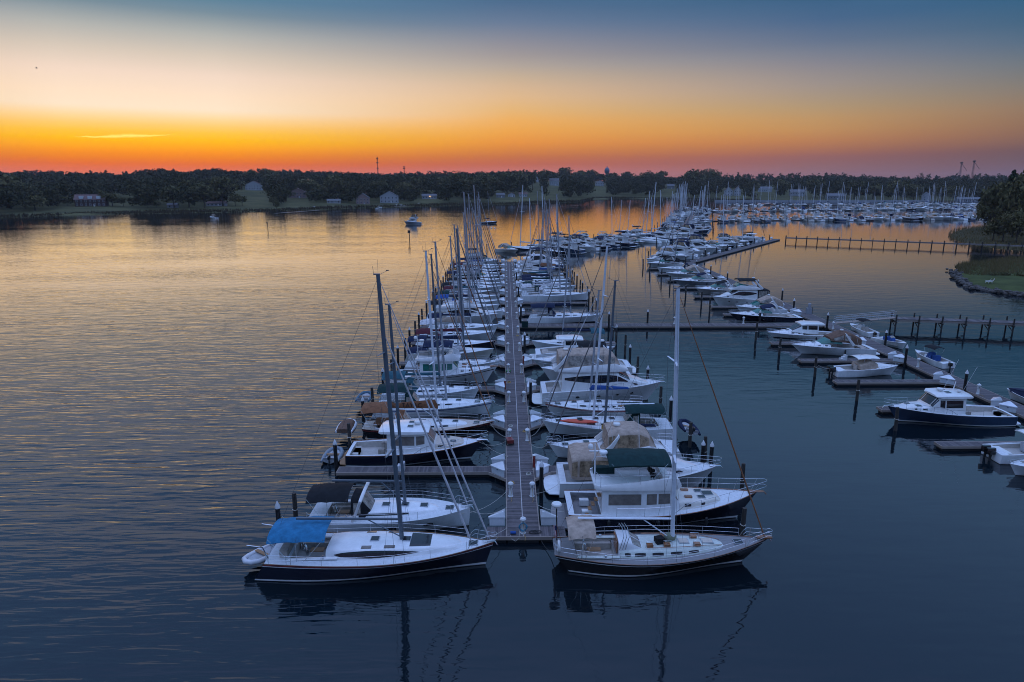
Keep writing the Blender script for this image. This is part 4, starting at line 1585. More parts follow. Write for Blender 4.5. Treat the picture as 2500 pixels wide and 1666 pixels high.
# hose and clutter at the dock end
m = MB()
for k in range(5):
    m.tube([(1.25 + (.30 + .02 * k) * math.cos(a) * .8, YD0 + .28 + .08 * k * .2, DZ + .55 + (.33 - .02 * k) * math.sin(a)) for a in [2 * PI * j / 14 for j in range(15)]], .03, 4)
tag(m.build('garden_hose', mat('blue_hose', (.03, .22, .34), .5), None, 60), 'blue hose coiled on the pedestal at the dock end', 'hose')
m = MB()
for k in range(4):
    m.tube([(2.0 + .32 * math.cos(a) + .25 * (k % 2), YD0 + .45 + .2 * math.sin(a), DZ + .04 + .03 * k) for a in [2 * PI * j / 14 for j in range(15)]], .022, 4)
tag(m.build('cable_coil', RUBBER, None, 60), 'black shore cable coiled on the planks at the dock end', 'cable')
m = MB().tube([(.35, YD0 + .3, DZ + .12), (.75, YD0 + .3, DZ + .12)], [.11, .11], 8)
tag(m.build('buoy_fender', CANV['royal'], None, 60), 'small blue fender lying on the dock end planks', 'fender')
m = MB()
pts = [(1.0, YD0 + .25, DZ + .3), (.95, YD0 - .12, DZ - .1), (.7, YD0 - .15, .2), (.45, YD0 - .12, DZ - .15), (.36, YD0 + .1, DZ + .04)]
m.tube(pts, .02, 5)
tag(m.build('dock_line', ROPE, None, 60), 'pale rope hanging in a loop off the dock end', 'rope')
for x, y, lb in ((2.52, 55.9, 'red fire extinguisher cabinet beside the dock boxes near the head of the dock'), (-.02, 79.0, 'red fire extinguisher cabinet on the left edge of the dock'), (2.52, 91.0, 'red fire extinguisher cabinet on the right edge of the dock')):
    t = thing('fire_cabinet', lb, 'fire cabinet', (x, y, DZ))
    MB().box((0, 0, .55), (.22, .28, 1.1)).build('case', REDM, t, 10)
    MB().box((0, 0, 1.12), (.27, .33, .05)).build('cap', PEDM, t, 0)
t = thing('dock_cart', 'red two-wheeled dock cart parked at the left edge of the dock', 'cart', (.42, 61.2, DZ), .2)
MB().box((0, 0, .42), (.55, .8, .35), 0, 1.15).build('tub', REDM, t, 10)
for s in (1, -1):
    MB().tube([(s * .33 - .03, -.05, .27), (s * .33 + .03, -.05, .27)], .27, 12).build('wheel', RUBBER, t, 40)
MB().tube([(-.22, .4, .5), (-.22, .85, .75), (.22, .85, .75), (.22, .4, .5)], .02, 5).build('handle', STEEL, t, 60)
t = tag(MB().lathe([(.05, 0), (.3, .05), (.34, .28), (.3, .3)], (.42, 86.4, DZ), 10).build('hose_pot', mat('green_hose', (.02, .20, .04), .6)), 'green hose coil at the foot of a pedestal', 'hose')
# cross walkway to the outer dock
dock_run('cross_dock', 'straight plank walkway crossing the calm basin between the two docks', (2.5, 116.6), (55.2, 116.6), 2.3, seed=12, pitch=.16)
for x, lb in ((29.8, 'white power pedestal on the cross walkway nearer the main dock'), (42.0, 'white power pedestal on the cross walkway nearer the outer dock')):
    copy_tree(PEDP, (x, 117.4, DZ), 0, lb)
for x, y in ((17.9, 115.1), (30.3, 118.1), (45.1, 118.1), (25.2, 118.1)):
    pile('cap', x, y)
t = thing('notice_board', 'white notice with red print on a dark green stand at the walkway corner', 'sign', (3.4, 114.4, DZ))
MB().box((0, .1, .6), (1.1, .12, 1.2)).build('stand', CANV['green'], t, 0)
MB().box((0, .02, 1.35), (1.15, .06, .42)).build('panel', PEDM, t, 0)
for k in range(3):
    MB().box((-.06 + .05 * k, -.015, 1.45 - .1 * k), (.8 - .1 * k, .01, .035)).build('printed_line', REDM, t, 0)
# outer dock, straight then bending away
OX = 56.7
dock_run('outer_dock', 'straight outer plank dock carrying the slips of the sport cruisers', (OX, 40), (OX, 210), 2.5, split=False, seed=21, pitch=.17)
dock_run('outer_dock_bend', 'outer dock running on diagonally past the bend towards the timber pier', (OX, 210.2), (118, 297), 2.5, seed=22, pitch=.2)
for si, sy in enumerate((60.9, 71.4, 81.9, 92.4, 103, 126.5, 134.5, 147, 159.5, 172, 184, 196)):
    L_ = 14.0
    p = thing('slip_pier', ORD[si] + ' finger pier of the outer dock counted from the open skiff', 'pier', (55.45, sy, 0), 0, 'finger piers of the outer dock')
    if 'slip' not in globals():
        slip = True
        o = planks((0, 0), (-L_, 0), 1.1, .16, seed=31).build('deck_planks', PLANK, p, 0)
        o['kind'] = 'stuff'
        m = MB()
        for s in (1, -1):
            strip_box(m, (-1.2, 0), (-L_, 0), .07, DZ - .24, DZ + .012, s * .585)
            strip_box(m, (0, s * 1.7), (-1.25, s * .6), .07, DZ - .24, DZ + .012)
        m.box((-L_ - .04, 0, DZ - .12), (.08, 1.24, .26))
        m.build('fascia', FASCIA, p, 0)
        for s in (1, -1):
            v = [(-.01, s * .56, DZ), (-.01, s * 1.65, DZ), (-1.2, s * .56, DZ)]
            v += [(q[0], q[1], DZ - .05) for q in v]
            MB().add(v, [(0, 1, 2), (5, 4, 3), (0, 3, 4, 1), (1, 4, 5, 2), (2, 5, 3, 0)]).build('gusset', PLANK, p, 0)
        m = MB()
        m.box((-L_ * .53, 0, .05), (L_ * .92, 1.0, .75))
        m.build('float', FLOATM, p, 0)
        SLIPP = p
    else:
        for ch in list(SLIPP.children):
            copy_tree(ch, parent=p)
    pile('wood', 40.4 + rnd.uniform(-.4, .8), sy + rnd.uniform(3.5, 5))['label'] = 'bare wooden pile beyond the %s finger pier of the outer dock' % ORD[si]
    for rz_, dy, w_ in ((PI, -.6, 'near'), (PI / 2, .6, 'far')):
        dock_box(55.35, sy + dy, rz_)['label'] = 'white dock box on the %s side of the %s outer dock finger' % (w_.replace('near', 'skiff'), ORD[si])
for y in (66, 78, 90.5, 101, 114, 128, 141, 155, 168, 182, 196, 208):
    pile('cap', 58.15 if int(y) % 2 else 55.2, y)
for y, lb in ((76.5, 'white power pedestal on the outer dock by the blue hulled cruiser'), (88.5, 'white power pedestal on the outer dock by the cuddy boat'), (113, 'white power pedestal on the outer dock by the walkway junction')):
    copy_tree(PEDP, (55.8, y, DZ), 0, lb)
d0 = Vector((OX, 210.2)); d1 = Vector((118, 297))
dt = (d1 - d0).normalized(); dn = Vector((-dt.y, dt.x))
for k in range(9):
    q = d0 + dt * (8 + 11.5 * k)
    pile('cap', q.x + dn.x * 1.6, q.y + dn.y * 1.6)
    b_ = q + dn * 1.3 + dt * 4
    dock_box(b_.x, b_.y, math.atan2(dn.y, dn.x))
# fuel locker and bench on the outer dock, gangway up to the timber pier
t = thing('pump_out_station', 'grey pump station standing on the outer dock', 'pump', (57.5, 126.5, DZ))
MB().box((0, 0, .55), (.9, .8, 1.1)).build('cabinet', GREYG, t, 10)
MB().lathe([(.3, 1.1), (.3, 1.9), (.25, 2.0)], (.05, 0, 0), 10).build('tank', GREYG, t, 40)
MB().tube([(.6, 0, 0), (.6, 0, 1.2)], .12, 8).build('post', PILEW, t, 60)


def pier(name, label, p0, p1, z, width, step, lod=0):
    root = thing(name, label, 'pier')
    a, b = Vector((*p0, 0)), Vector((*p1, 0))
    L_ = (b - a).length
    t_ = (b - a) / L_
    n_ = Vector((-t_.y, t_.x, 0))
    planks(p0, p1, width, .3, False, z, 41).build('deck_planks', PLANK, root, 0)['kind'] = 'stuff'
    m = MB()
    for s in (1, -1):
        strip_box(m, p0, p1, .12, z - .42, z - .02, s * (width / 2 - .1))
    m.build('stringer', FASCIA, root, 0)
    n = int(L_ / step)
    ph = MB().tube([(0, 0, -1.5), (0, 0, z + .75)], .13, 7)
    pm = None
    for k in range(n + 1):
        for s in (1, -1):
            q = a + t_ * (k * L_ / n) + n_ * s * (width / 2 + .1)
            if pm is None:
                o = ph.build('pile', PILEW, root, 60)
                pm = o.data
            else:
                o = bpy.data.objects.new('pile', pm)
                C.objects.link(o)
                o.parent = root
            o.location = (q.x, q.y, 0)
        q = a + t_ * (k * L_ / n)
        m = MB()
        m.box((q.x, q.y, z - .55), (.2, width + .9, .26), math.atan2(t_.y, t_.x))
        if lod == 0:
            m.tube([(q.x - n_.x * width * .5, q.y - n_.y * width * .5, .5), (q.x + n_.x * width * .5, q.y + n_.y * width * .5, z - .5)], .08, 4)
        m.build('cross_beam', PILEW, root, 0)
    return root


pA0, pA1 = Vector((67.4, 115.4)), Vector((124, 103.8))
pier('timber_pier', 'raised timber pier on piles meeting the gangway from the outer dock', pA0[:], pA1[:], 1.9, 2.2, 3.6)
pB0, pB1 = at(1918, 591), at(2560, 615)
pier('creek_pier', 'long raised timber pier crossing the cove to the wooded point', pB0[:2], pB1[:2], 1.9, 1.8, 3.9)
g = thing('gangway', 'aluminium gangway with side rails sloping up to the timber pier', 'gangway')
ga, gb = Vector((58.2, 117.6, .55)), Vector((67.6, 115.5, 1.95))
gn = Vector((-(gb - ga).y, (gb - ga).x, 0)).normalized()
v = []
for p in (ga, gb):
    for s in (1, -1):
        v += [p + gn * s * .6, p + gn * s * .6 - Vector((0, 0, .12))]
MB().add(v, [(0, 2, 6, 4), (1, 5, 7, 3), (0, 4, 5, 1), (2, 3, 7, 6), (0, 1, 3, 2), (4, 6, 7, 5)]).build('walkway', FASCIA, g, 0)
for s in (1, -1):
    m = MB()
    for h in (.35, .7, 1.1):
        m.tube([ga + gn * s * .6 + Vector((0, 0, h)), gb + gn * s * .6 + Vector((0, 0, h))], .03, 4)
    for k in range(8):
        q = lerp(ga, gb, k / 7) + gn * s * .6
        m.tube([q, q + Vector((0, 0, 1.1))], .03, 4)
    m.build('handrail', ALU, g, 60)


# dock clutter: cleats, coils, boarding steps
m = MB().tube([(-.16, 0, .08), (.16, 0, .08)], .025, 5).tube([(-.06, 0, 0), (-.06, 0, .08)], .02, 4).tube([(.06, 0, 0), (.06, 0, .08)], .02, 4)
cm = m.build('cleat', STEEL, bpy.data.objects['main_dock'], 60)
cm.rotation_euler = (0, 0, PI / 2)
cm.location = (.2, 46.5, DZ)
for k in range(1, 60):
    o = bpy.data.objects.new('cleat', cm.data)
    C.objects.link(o)
    o.parent = bpy.data.objects['main_dock']
    o.location = (.2 if k % 2 else 2.34, 46.5 + 2.9 * (k // 2), DZ)
    o.rotation_euler = (0, 0, PI / 2)
for k, (x, y, mm, lb) in enumerate(((.5, 52.6, CORD, 'yellow power cord coiled beside the first pedestal pair'), (2.0, 54.4, ROPE, 'pale dock line coiled by the red cabinet near the dock end'), (.55, 66.2, ROPE, 'pale dock line coiled at the second finger'), (2.0, 64.6, CORD, 'yellow power cord coiled opposite the red dock cart'),
                                    (2.05, 76.4, RUBBER, 'black hose coiled past the third finger'), (.5, 81.8, CORD, 'yellow power cord coiled at the red cabinet on the left edge'), (.55, 97.2, ROPE, 'pale line coiled near the fourth pedestal pair'), (2.0, 108, CORD, 'yellow cord coiled short of the cross walkway'))):
    m = MB()
    for j in range(4):
        m.tube([((.26 - .02 * j) * math.cos(q), (.22 - .015 * j) * math.sin(q), .02 + .03 * j) for q in [2 * PI * i / 12 for i in range(13)]], .022, 4)
    o = m.build('rope_coil', mm, None, 60)
    o.location = (x, y, DZ)
    o.rotation_euler = (0, 0, k)
    tag(o, lb, 'rope')
for x, y, lb in ((-9.2, 55.4, 'white boarding steps on the first finger by the navy cruiser'), (-8.0, 79.5, 'white boarding steps on the third finger by the white trawler'), (8.6, 55.5, 'white boarding steps on the first finger behind the tan canvas cruiser'), (9.4, 79.6, 'white boarding steps on the finger beside the large motor yacht'), (47.5, 92.4, 'white boarding steps beside the brown topped sport cruiser')):
    t = thing('boarding_steps', lb, 'steps', (x, y, DZ))
    for j in range(3):
        MB().box((.3 * j - .3, 0, .12 + .12 * j), (.3, .6, .24 + .24 * j)).build('step', BOXM, t, 10)


# ------------------------------------------------------------------ boats of the left row (bows to the dock)
def davits(root, H, x=None):
    for s in (1, -1):
        e = H.edge(.01, -.5, .1, s)
        MB().tube([e, e + Vector((-.3, 0, .8)), e + Vector((-1.3, 0, .95))], .04, 5).build('davit', STEEL, root, 60)


def l1_extra(root, H, lf):
    davits(root, H)
    for k, u in enumerate((1.6, 2.3)):
        for yy in (4.6, 7.4):
            m = MB()
            lf.patch(m, u, u + .32, yy - .45, yy + .45, 2, 2, .02)
            m.build('skylight', BROWNGL, root, 0)
    m = MB()
    lf.patch(m, 3.05, 3.75, 4.6, 7.4, 3, 5, .016)
    m.build('front_window', GLASS, root, 0)
    # helm seats and arch
    MB().box((-.43 * H.L, 0, H.sheer(0) + .25), (.5, 2.2, .5)).build('helm_seat', CUSH, root, 20)
    H.skin(MB(), lambda t: H.sheer(t) * .86, lambda t: H.sheer(t) * .90, 1, .01).build('cove_line', BOOTW, root, 60)


r1, H1 = sailboat('dark navy sailboat with a bright blue bimini and curved coachroof window beside the dock end', -.8, -15.4, 41.1, 1, B=4.5, fb=1.65, fm=1.25, fs=1.25, hullm=NAVY, bo=.55, so=-.75,
                  tr=.84, mastx=.085, top=19.5, rake=2.6, r=.15, cover=None, mastm=DARKMAST, furl='pale', furl2='pale', bim=('blue', -.49, -.235), cab=(-.24, .36), cabh=.62, cabw=.66, lens=True, stripe=(.93, .97, REDST), rail=TEAK,
                  extra=l1_extra, boom=6.8, bimz=1.75, hatches=2)
dinghy('white inflatable dinghy slung from davits behind the navy sailboat', (-16.3, 41.3, .5), -PI / 2 - .6, 2.6)


def l2_extra(root, H, lf):
    for v in ((1.1, 2.3), (9.7, 10.9)):
        m = MB()
        lf.patch(m, .4, 3.2, v[0], v[1], 8, 1, .02)
        m.build('long_window', GLASS, root, 0)
    for s in (1, -1):
        for q in (.02, .24):
            t = H.t_at(q * H.L)
            c = H.P(t, H.sheer(t) * .55, s)
            MB().box((c[0], c[1] + s * .0, c[2]), (.9, .05, .2)).build('hull_window', GLASS, root, 0)
    # cockpit arch
    x = -.17 * H.L
    MB().tube([(x - .5, H.B * .42, H.sheer(.3)), (x + .1, H.B * .40, H.sheer(.3) + 1.5), (x + .25, H.B * .2, H.sheer(.3) + 1.95), (x + .25, -H.B * .2, H.sheer(.3) + 1.95), (x + .1, -H.B * .40, H.sheer(.3) + 1.5), (x - .5, -H.B * .42, H.sheer(.3))], .13, 6).build('cockpit_arch', WHITE, root, 60)


sailboat('white sailboat with a black bimini, black spray hood and white cockpit arch', -2.6, -14.3, 46.4, 1, B=4.0, fb=1.5, fm=1.3, fs=1.2, bo=.12, so=-.2, tr=.86, pw=2.6, mastx=.09, top=16.7, rake=2.2, cover=None, mastm=DARKMAST, furl='pale',
         bim=('black', -.50, -.24), dod='black', cab=(-.20, .30), cabh=.40, extra=l2_extra, ports=0, boom=5.2, boomz=1.9, bimz=1.8)
downeast('navy cruiser with a rounded white pilothouse roof beside the first finger pier', -2.0, -14.3, 59.0, 1, B=4.3, hullm=NAVY, fb=1.85, fm=1.25, fs=1.05, glass=BROWNGL, deckm=TANDECK)
dinghy('grey inflatable dinghy lying across the stern of the navy cruiser', (-15.9, 59.2, .12), PI / 2, 3.0, mat('hypalon_grey', (.20, .24, .28), .5))


def lettering(text, root, loc, size, m, rz=0.0, rx=PI / 2, name='lettering'):
    cu = bpy.data.curves.new(name, 'FONT')
    cu.body = text
    cu.size = size
    cu.extrude = .004
    cu.align_x = 'CENTER'
    cu.materials.append(m)
    tmp = bpy.data.objects.new('tmp', cu)
    C.objects.link(tmp)
    me = bpy.data.meshes.new_from_object(tmp)
    bpy.data.objects.remove(tmp)
    o = bpy.data.objects.new(name, me)
    C.objects.link(o)
    o.parent = root
    o.location = loc
    o.rotation_euler = (rx, 0, rz)
    return o


def l4_extra(root, H, lf):
    z = H.deckz(.5) + .42 + 1.55
    lettering('TAYAC', root, (-1.6, -.27, z - .04), .62, mat('maroon_letters', (.010, .004, .005), .8), 0, PI / 2 - .12)
    MB().box((-.36 * H.L, 0, H.sheer(.1) + .4), (1.4, 2.0, .12)).build('awning_patch', CANV['brown'], root, 0)


sailboat('dark hulled sailboat with teak decks and rust brown canvas lettered TAYAC on the sail cover', -1.2, -14.2, 65.1, 1, B=4.0, fb=1.4, fm=1.05, fs=1.1, hullm=BLACKH, deckm=TANDECK, cabm=WHITE, bo=1.2, so=.6, tr=.62,
         mastx=.07, top=18.5, rake=2.4, cover='brown', coverh=.75, furl='rust', bim=('brown', -.50, -.28), dod='brown', rail=VARN, mastm=WHITEMAST, extra=l4_extra, stripe=(.84, .9, REDST))
dinghy('brown canvas-covered dinghy hanging behind the rust brown canvas sailboat', (-15.9, 65.0, .75), PI / 2, 3.1, motor=False, cover='bronze')
sailboat('white sailboat with a dark green bimini and spray hood, blue line along the hull', -1.4, -14.0, 71.4, 1, B=4.0, fb=1.5, fm=1.2, fs=1.15, bo=.6, mastx=.10, top=18.8, rake=2.6, cover=None, furl='rust', bim=('green', -.48, -.22), dod='green', stripe=(.80, .88, BLUEST))
sailboat('white sailboat with a grey green bimini and folded spray hood against a finger pier', -3.0, -14.2, 76.6, 1, B=3.7, fb=1.45, fm=1.15, fs=1.1, bo=.7, mastx=.09, top=17.0, rake=2.4, cover='teal', mastm=DARKMAST, coverh=.3, furl='steel', bim=('teal', -.50, -.26), dod='teal')
dinghy('blue-grey dinghy hung on the stern of the grey green canvas sailboat', (-16.0, 74.5, .8), PI / 2, 3.0, mat('hypalon_blue', (.05, .12, .18), .5), motor=True)
trawler('white trawler yacht with a navy bimini over its flybridge', -1.2, -13.6, 83.6, 1, B=4.4, hullm=WHITE, fb=2.1, fm=1.35, fs=1.2, cv='navy', glass=GREENGL, rail=NAVY, deckm=WHITE, stripe=(.80, .86, NAVY), mast=True)
sailboat('white sailboat with a pale grey sail cover bundled on the foredeck', -.6, -13.2, 88.6, 1, B=3.9, mastx=.12, top=19.0, rake=2.6, cover='pale', mastm=DARKMAST, furl='steel', bim=('navy', -.48, -.26), dod='navy')
sailboat('cream hulled sailboat with deep blue canvas and a bare mast', -1.6, -13.8, 95.4, 1, B=3.8, hullm=CREAM, mastx=.08, top=17.5, cover='navy', furl='brown', bim=('navy', -.50, -.28), lod=1)
sailboat('black hulled sloop with a white cabin and wooden toe rail', -1.4, -13.4, 100.2, 1, B=3.7, hullm=NAVY, mastx=.08, top=18.8, cover='burg', furl='steel', dod='burg', rail=VARN, lod=1, so=.5, tr=.65)
sailboat('white sailboat under a large tan sail cover', -1.5, -13.6, 107.2, 1, B=3.9, mastx=.09, top=18.2, cover='tan', coverh=.9, furl='pale', dod='pale', lod=1)
sailboat('white sloop with navy canvas next to the tan covered sailboat', -1.0, -12.8, 112.4, 1, B=3.7, mastx=.10, top=20.0, cover='navy', furl='brown', bim=('navy', -.5, -.3), lod=1)
sedan('white flybridge yacht with a black raked windscreen on the left row', -1.2, -13.8, 119.6, 1, B=4.3, cv='navy', bim='none', lod=1, arch=False, ports=False, hz=1.5)
sailboat('tall white sailboat with a square white transom beside the flybridge yacht', -.4, -14.2, 125.0, 1, B=4.2, bo=.15, mastx=.08, top=23.0, r=.16, cover='pale', furl='steel', lod=1)
sailboat('white sailboat with blue covered dinghies on its stern rail', -1.0, -13.4, 131.6, 1, B=3.8, mastx=.09, top=20.0, cover='navy', furl='steel', bim=('royal', -.5, -.3), dod='royal', lod=1)
sailboat('white ketch rigged tall with grey canvas', -.8, -13.8, 136.8, 1, B=4.0, mastx=.10, top=22.5, cover='grey', furl='pale', lod=1)
sailboat('rose white classic sailboat with a long low cabin', -2.6, -13.8, 148.5, 1, B=3.8, hullm=PINKW, mastx=.06, top=17.6, cover='pale', furl='pale', lod=1, so=.8, tr=.55, bo=1.3, fb=1.7)
sailboat('white sloop with teal canvas behind the rose white classic', -1.0, -13.0, 143.0, 1, B=3.6, mastx=.1, top=19.5, cover='teal', furl='steel', lod=1)
sailboat('white sloop with black canvas and a dark boom cover', -.6, -13.4, 156.0, 1, B=3.8, mastx=.1, top=20.5, cover='black', furl='steel', dod='black', lod=1)
sailboat('white sailboat with a green boom cover on the far left row', -.5, -13.8, 161.4, 1, B=3.9, mastx=.08, top=18.0, cover='green', furl='pale', lod=1)
sailboat('long white sloop with a pale boom cover on the far left row', -.3, -14.4, 167.8, 1, B=4.1, mastx=.08, top=24.0, r=.16, cover='pale', furl='brown', lod=1)
express('white sport cruiser tucked between the far sloops', -1.5, -12.0, 173.3, 1, B=3.7, lod=1, cv='navy')
sailboat('white sloop with rust canvas on the far left row', -1.2, -13.0, 180, 1, B=3.7, mastx=.09, top=18.5, cover='rust', furl='steel', lod=1)
sailboat('navy hulled sloop with white coachroof on the far left row', -1.0, -14.0, 185.3, 1, B=3.9, hullm=NAVY, mastx=.09, top=21.0, cover='pale', furl='steel', lod=1)
sailboat('white sloop with royal blue sail cover on the far left row', -1.2, -13.4, 192, 1, B=3.8, mastx=.09, top=22.0, cover='royal', furl='pale', lod=1)
trawler('white trawler yacht with a black bimini near the far end of the left row', -3.0, -14.0, 204.2, 1, B=4.4, hullm=WHITE, cv='black', lod=1, rail=None, deckm=WHITE)
sailboat('white cutter with navy dodger near the far end of the left row', -1.2, -13.4, 197.3, 1, B=3.8, mastx=.09, top=20.0, cover='navy', furl='steel', dod='navy', lod=1)
express('white cuddy cruiser at the last slip of the left row', -1.5, -10.5, 209.2, 1, B=3.4, lod=1, cv='black')

# ------------------------------------------------------------------ boats of the right row
def r1_extra(root, H, lf):
    L = H.L
    # raised doghouse ahead of the cockpit with a companion slide and wooden doors
    x0 = -.20 * L
    dk = house([(x0 - .1, 1.05, H.deckz(.3), H.deckz(.3) + .95), (x0 + .7, 1.0, H.deckz(.3), H.deckz(.3) + .92), (x0 + 1.5, .9, H.deckz(.4), H.deckz(.4) + .45)], .12, .06)
    d = dk.mesh(MB()).build('doghouse', WHITE, root, 40)
    front_glass(dk, d, 1.1, 1.9, 2, (3.4, 8.6), CLEARV)
    MB().box((x0 - .16, 0, H.deckz(.3) + .45), (.06, 1.3, .85)).build('companion_door', VARN, root, 0)
    m = MB()
    for k in range(3):
        a = x0 - .05 + .18 * k
        m.tube([(a, -1.05, H.deckz(.3) + .5), (a + .25, -.95, H.deckz(.3) + 1.35), (a + .3, 0, H.deckz(.3) + 1.5), (a + .25, .95, H.deckz(.3) + 1.35), (a, 1.05, H.deckz(.3) + .5)], .022, 5)
    m.build('folded_hood_frame', STEEL, root, 60)
    zt = lambda x: lf.P(lf.u_at(x, 6), 6)[2]
    for x, yy in ((.02, .55), (.02, -.55), (.16, .5), (.16, -.5), (-.06, -.6)):
        MB().box((x * L, yy, zt(x * L) + .06), (.42, .34, .16)).build('deck_vent_box', VARN, root, 0)
        m = MB()
        q = (x * L, yy, zt(x * L) + .1)
        m.tube([(q[0] - .3, q[1] - .25, q[2] - .1), (q[0] - .28, q[1] - .2, q[2] + .35), (q[0] + .28, q[1] - .2, q[2] + .35), (q[0] + .3, q[1] - .25, q[2] - .1)], .016, 4)
        m.build('vent_guard', STEEL, root, 60)
    hatch(root, .105 * L, .0, zt(.105 * L) + .02, .6, .6, TANDECK)
    hatch(root, .215 * L, .0, zt(.215 * L) + .02, .7, .55, TANDECK)
    MB().lathe([(.25, 0), (.4, .1), (.42, .3), (.25, .48), (.05, .52)], (.045 * L, .15, zt(.04 * L)), 10, .8).build('rope_heap', mat('green_net', (.20, .22, .15), .9, bump=.03, bscale=20), root, 60)
    MB().box((-.01 * L, -.2, zt(0) + .22), (.55, .5, .4), .3).build('deck_bag', CANV['black'], root, 20)
    for s in (1, -1):
        MB().tube([(x * L, s * (lf.P(lf.u_at(x * L, 2), 5)[1] * 1.25), zt(x * L) + .06) for x in (-.08, .0, .1, .2, .28)], .025, 4).build('grab_rail', VARN, root, 60)
    # radar post on the quarter, lifebuoy and flag
    e = H.edge(.02, -.35, 0, 1)
    MB().tube([e, e + Vector((-.05, 0, 2.4))], .045, 6).build('radar_post', BLACKH, root, 60)
    radar(root, e.x - .05, e.y, e.z + 2.55, .36)
    e2 = H.edge(.02, -.3, .35, -1)
    MB().tube([(e2.x, e2.y + .34 * math.cos(a), e2.z + .2 + .34 * math.sin(a)) for a in [2 * PI * k / 14 for k in range(15)]], .09, 6).build('life_ring', WHITE, root, 60)
    ensign(root, e2.x + .25, .0, H.sheer(0) + .3, 1.3)
    # bowsprit and double pulpit
    b = H.edge(1, 0, .1)
    MB().box((b.x - .25, 0, b.z + .02), (1.0, .34, .09)).build('bowsprit', VARN, root, 0)


r_, HR1 = sailboat('black hulled classic yacht with varnished rails, teak decks and a tan bimini', 17.5, 3.2, 41.2, 1, B=4.1, fb=1.75, fm=1.05, fs=1.25, hullm=BLACKH, deckm=GREYTEAK, cabm=GREENDECK, bo=1.7, so=1.0, tr=.55, pw=2.0, mastx=.055,
                   top=18.6, rake=1.9, r=.15, cover=None, furl='rust', mastm=WHITEMAST, bim=('tan', -.44, -.315), cab=(-.20, .29), cabh=.48, cabw=.62, ports=5, rail=VARN, extra=r1_extra, well=(-.40, -.22), boom=6.3, boomz=1.7,
                   stripe=(.86, .90, BOOTW), bimz=1.85, hatches=0)
trawler('navy trawler yacht with a dark green flybridge bimini and varnished cap rail', 19.0, 4.6, 47.4, 1, B=4.7, hullm=NAVY, cv='green', fb=2.15, fm=1.3, fs=1.35, house_x=(-.33, .07), fore=.30)
sedan('white flybridge cruiser under tan canvas on the bridge and cockpit', 17.6, 4.4, 52.8, 1, B=4.5, cv='tan', vinyl=TANVINYL, bim='encl', aft='tan', hx=(-.18, .12), fb=1.9, fm=1.5)
sailboat('white sailboat with a black spray hood and a navy boom cover, bow to the dock', 4.0, 15.8, 59.2, -1, B=3.7, mastx=.07, top=16.5, rake=2.2, cover='navy', mastm=DARKMAST, furl='steel', dod='black', fb=1.35)
rr5, H5 = sailboat('white sailboat with a dark green bimini and deck kayak, bow to the dock', 3.7, 16.6, 65.0, -1, B=4.1, mastx=.10, top=19.0, rake=2.8, cover=None, furl='steel', bim=('green', -.44, -.13), dod='green', boom=6.0, bimz=1.9, mastm=WHITEMAST, fb=1.6, fm=1.25, fs=1.2, boot=NAVY)
t = thing('kayak', 'red orange kayak lashed on the foredeck of the green canvas sailboat', 'kayak', (7.3, 63.55, 1.78), PI - .12)
kr = [[(x, wd * math.cos(a), .17 + hh * math.sin(a)) for a in [2 * PI * k / 10 for k in range(10)]] for x, wd, hh in ((-1.9, .02, .02), (-1.4, .24, .13), (-.6, .38, .19), (.3, .40, .20), (1.1, .30, .17), (1.7, .10, .09), (1.9, .02, .03))]
MB().loft(kr, True).build('hull', mat('kayak_red', (.62, .035, .03), .35, var=.2, col2=(.60, .10, .03), scale=.4), t, 60)
MB().lathe([(.3, 0), (.32, .03), (.24, .04)], (-.1, 0, .34), 12, .7).build('cockpit_rim', RUBBER, t, 40)
for k in range(6):
    t = thing('fuel_jug', 'yellow fuel jug tied along the side deck of the kayak carrying sailboat', 'fuel jug', (9.6 + .42 * k + .15 * (k > 1), 63.25, 1.28), .1 * k, 'yellow fuel jugs on the side deck')
    MB().box((0, 0, .2), (.3, .2, .38), 0, .85).build('body', mat('jug_yellow', (.55, .30, .03), .5), t, 20)
    MB().tube([(-.1, 0, .38), (-.06, 0, .47), (.08, 0, .47), (.1, 0, .4)], .02, 4).build('handle', RUBBER, t, 60)
dinghy('navy blue dinghy hung across the stern of the kayak carrying sailboat', (18.2, 64.2, .85), PI / 2, 3.2, CANV['navy'], tilt=.25)
sailboat('white sailboat with a red rail stripe and a royal blue sail cover', 4.3, 15.2, 70.8, -1, B=3.6, mastx=.05, top=13.8, cover='royal', furl='pale', stripe=(.86, .95, REDST), rail=VARN, fb=1.45)
sedan('large white motor yacht with black swept windows and a salmon bridge canopy', 18.2, 4.2, 76.0, 1, B=4.9, cv='tan', vinyl=CLEARV, bim='encl', hx=(-.34, .16), fb=2.3, fm=1.95, fs=1.6, hz=1.95, arch=True)
express('white sport cruiser with bow to the dock beside the large motor yacht', 3.6, 16.8, 88.6, -1, B=4.2, fb=1.7, fm=1.5, cv='black', arch=True, top='arch')
sedan('white cruiser with black canvas behind a pink topped yacht', 4.6, 15.8, 83.2, -1, B=4.0, cv='black', bim='bimini', lod=1, hz=1.5)
express('white hardtop cruiser with stern to the dock and a raked screen', 15.8, 4.4, 95.4, 1, B=4.0, hard=True, arch=False, fb=1.7, fm=1.4)
sailboat('white sloop with bare boom beside the hardtop cruiser', 4.0, 15.0, 100.3, -1, B=3.6, mastx=.08, top=16.0, cover='navy', furl='steel', lod=1)
sailboat('white sailboat with a deep blue bimini moored along the cross walkway', 17.4, 4.6, 121.4, 1, B=4.0, fb=1.5, fm=1.25, fs=1.15, mastx=.07, top=19.0, rake=2.2, cover='navy', furl='steel', bim=('navy', -.50, -.16), dod='navy', boot=NAVY)
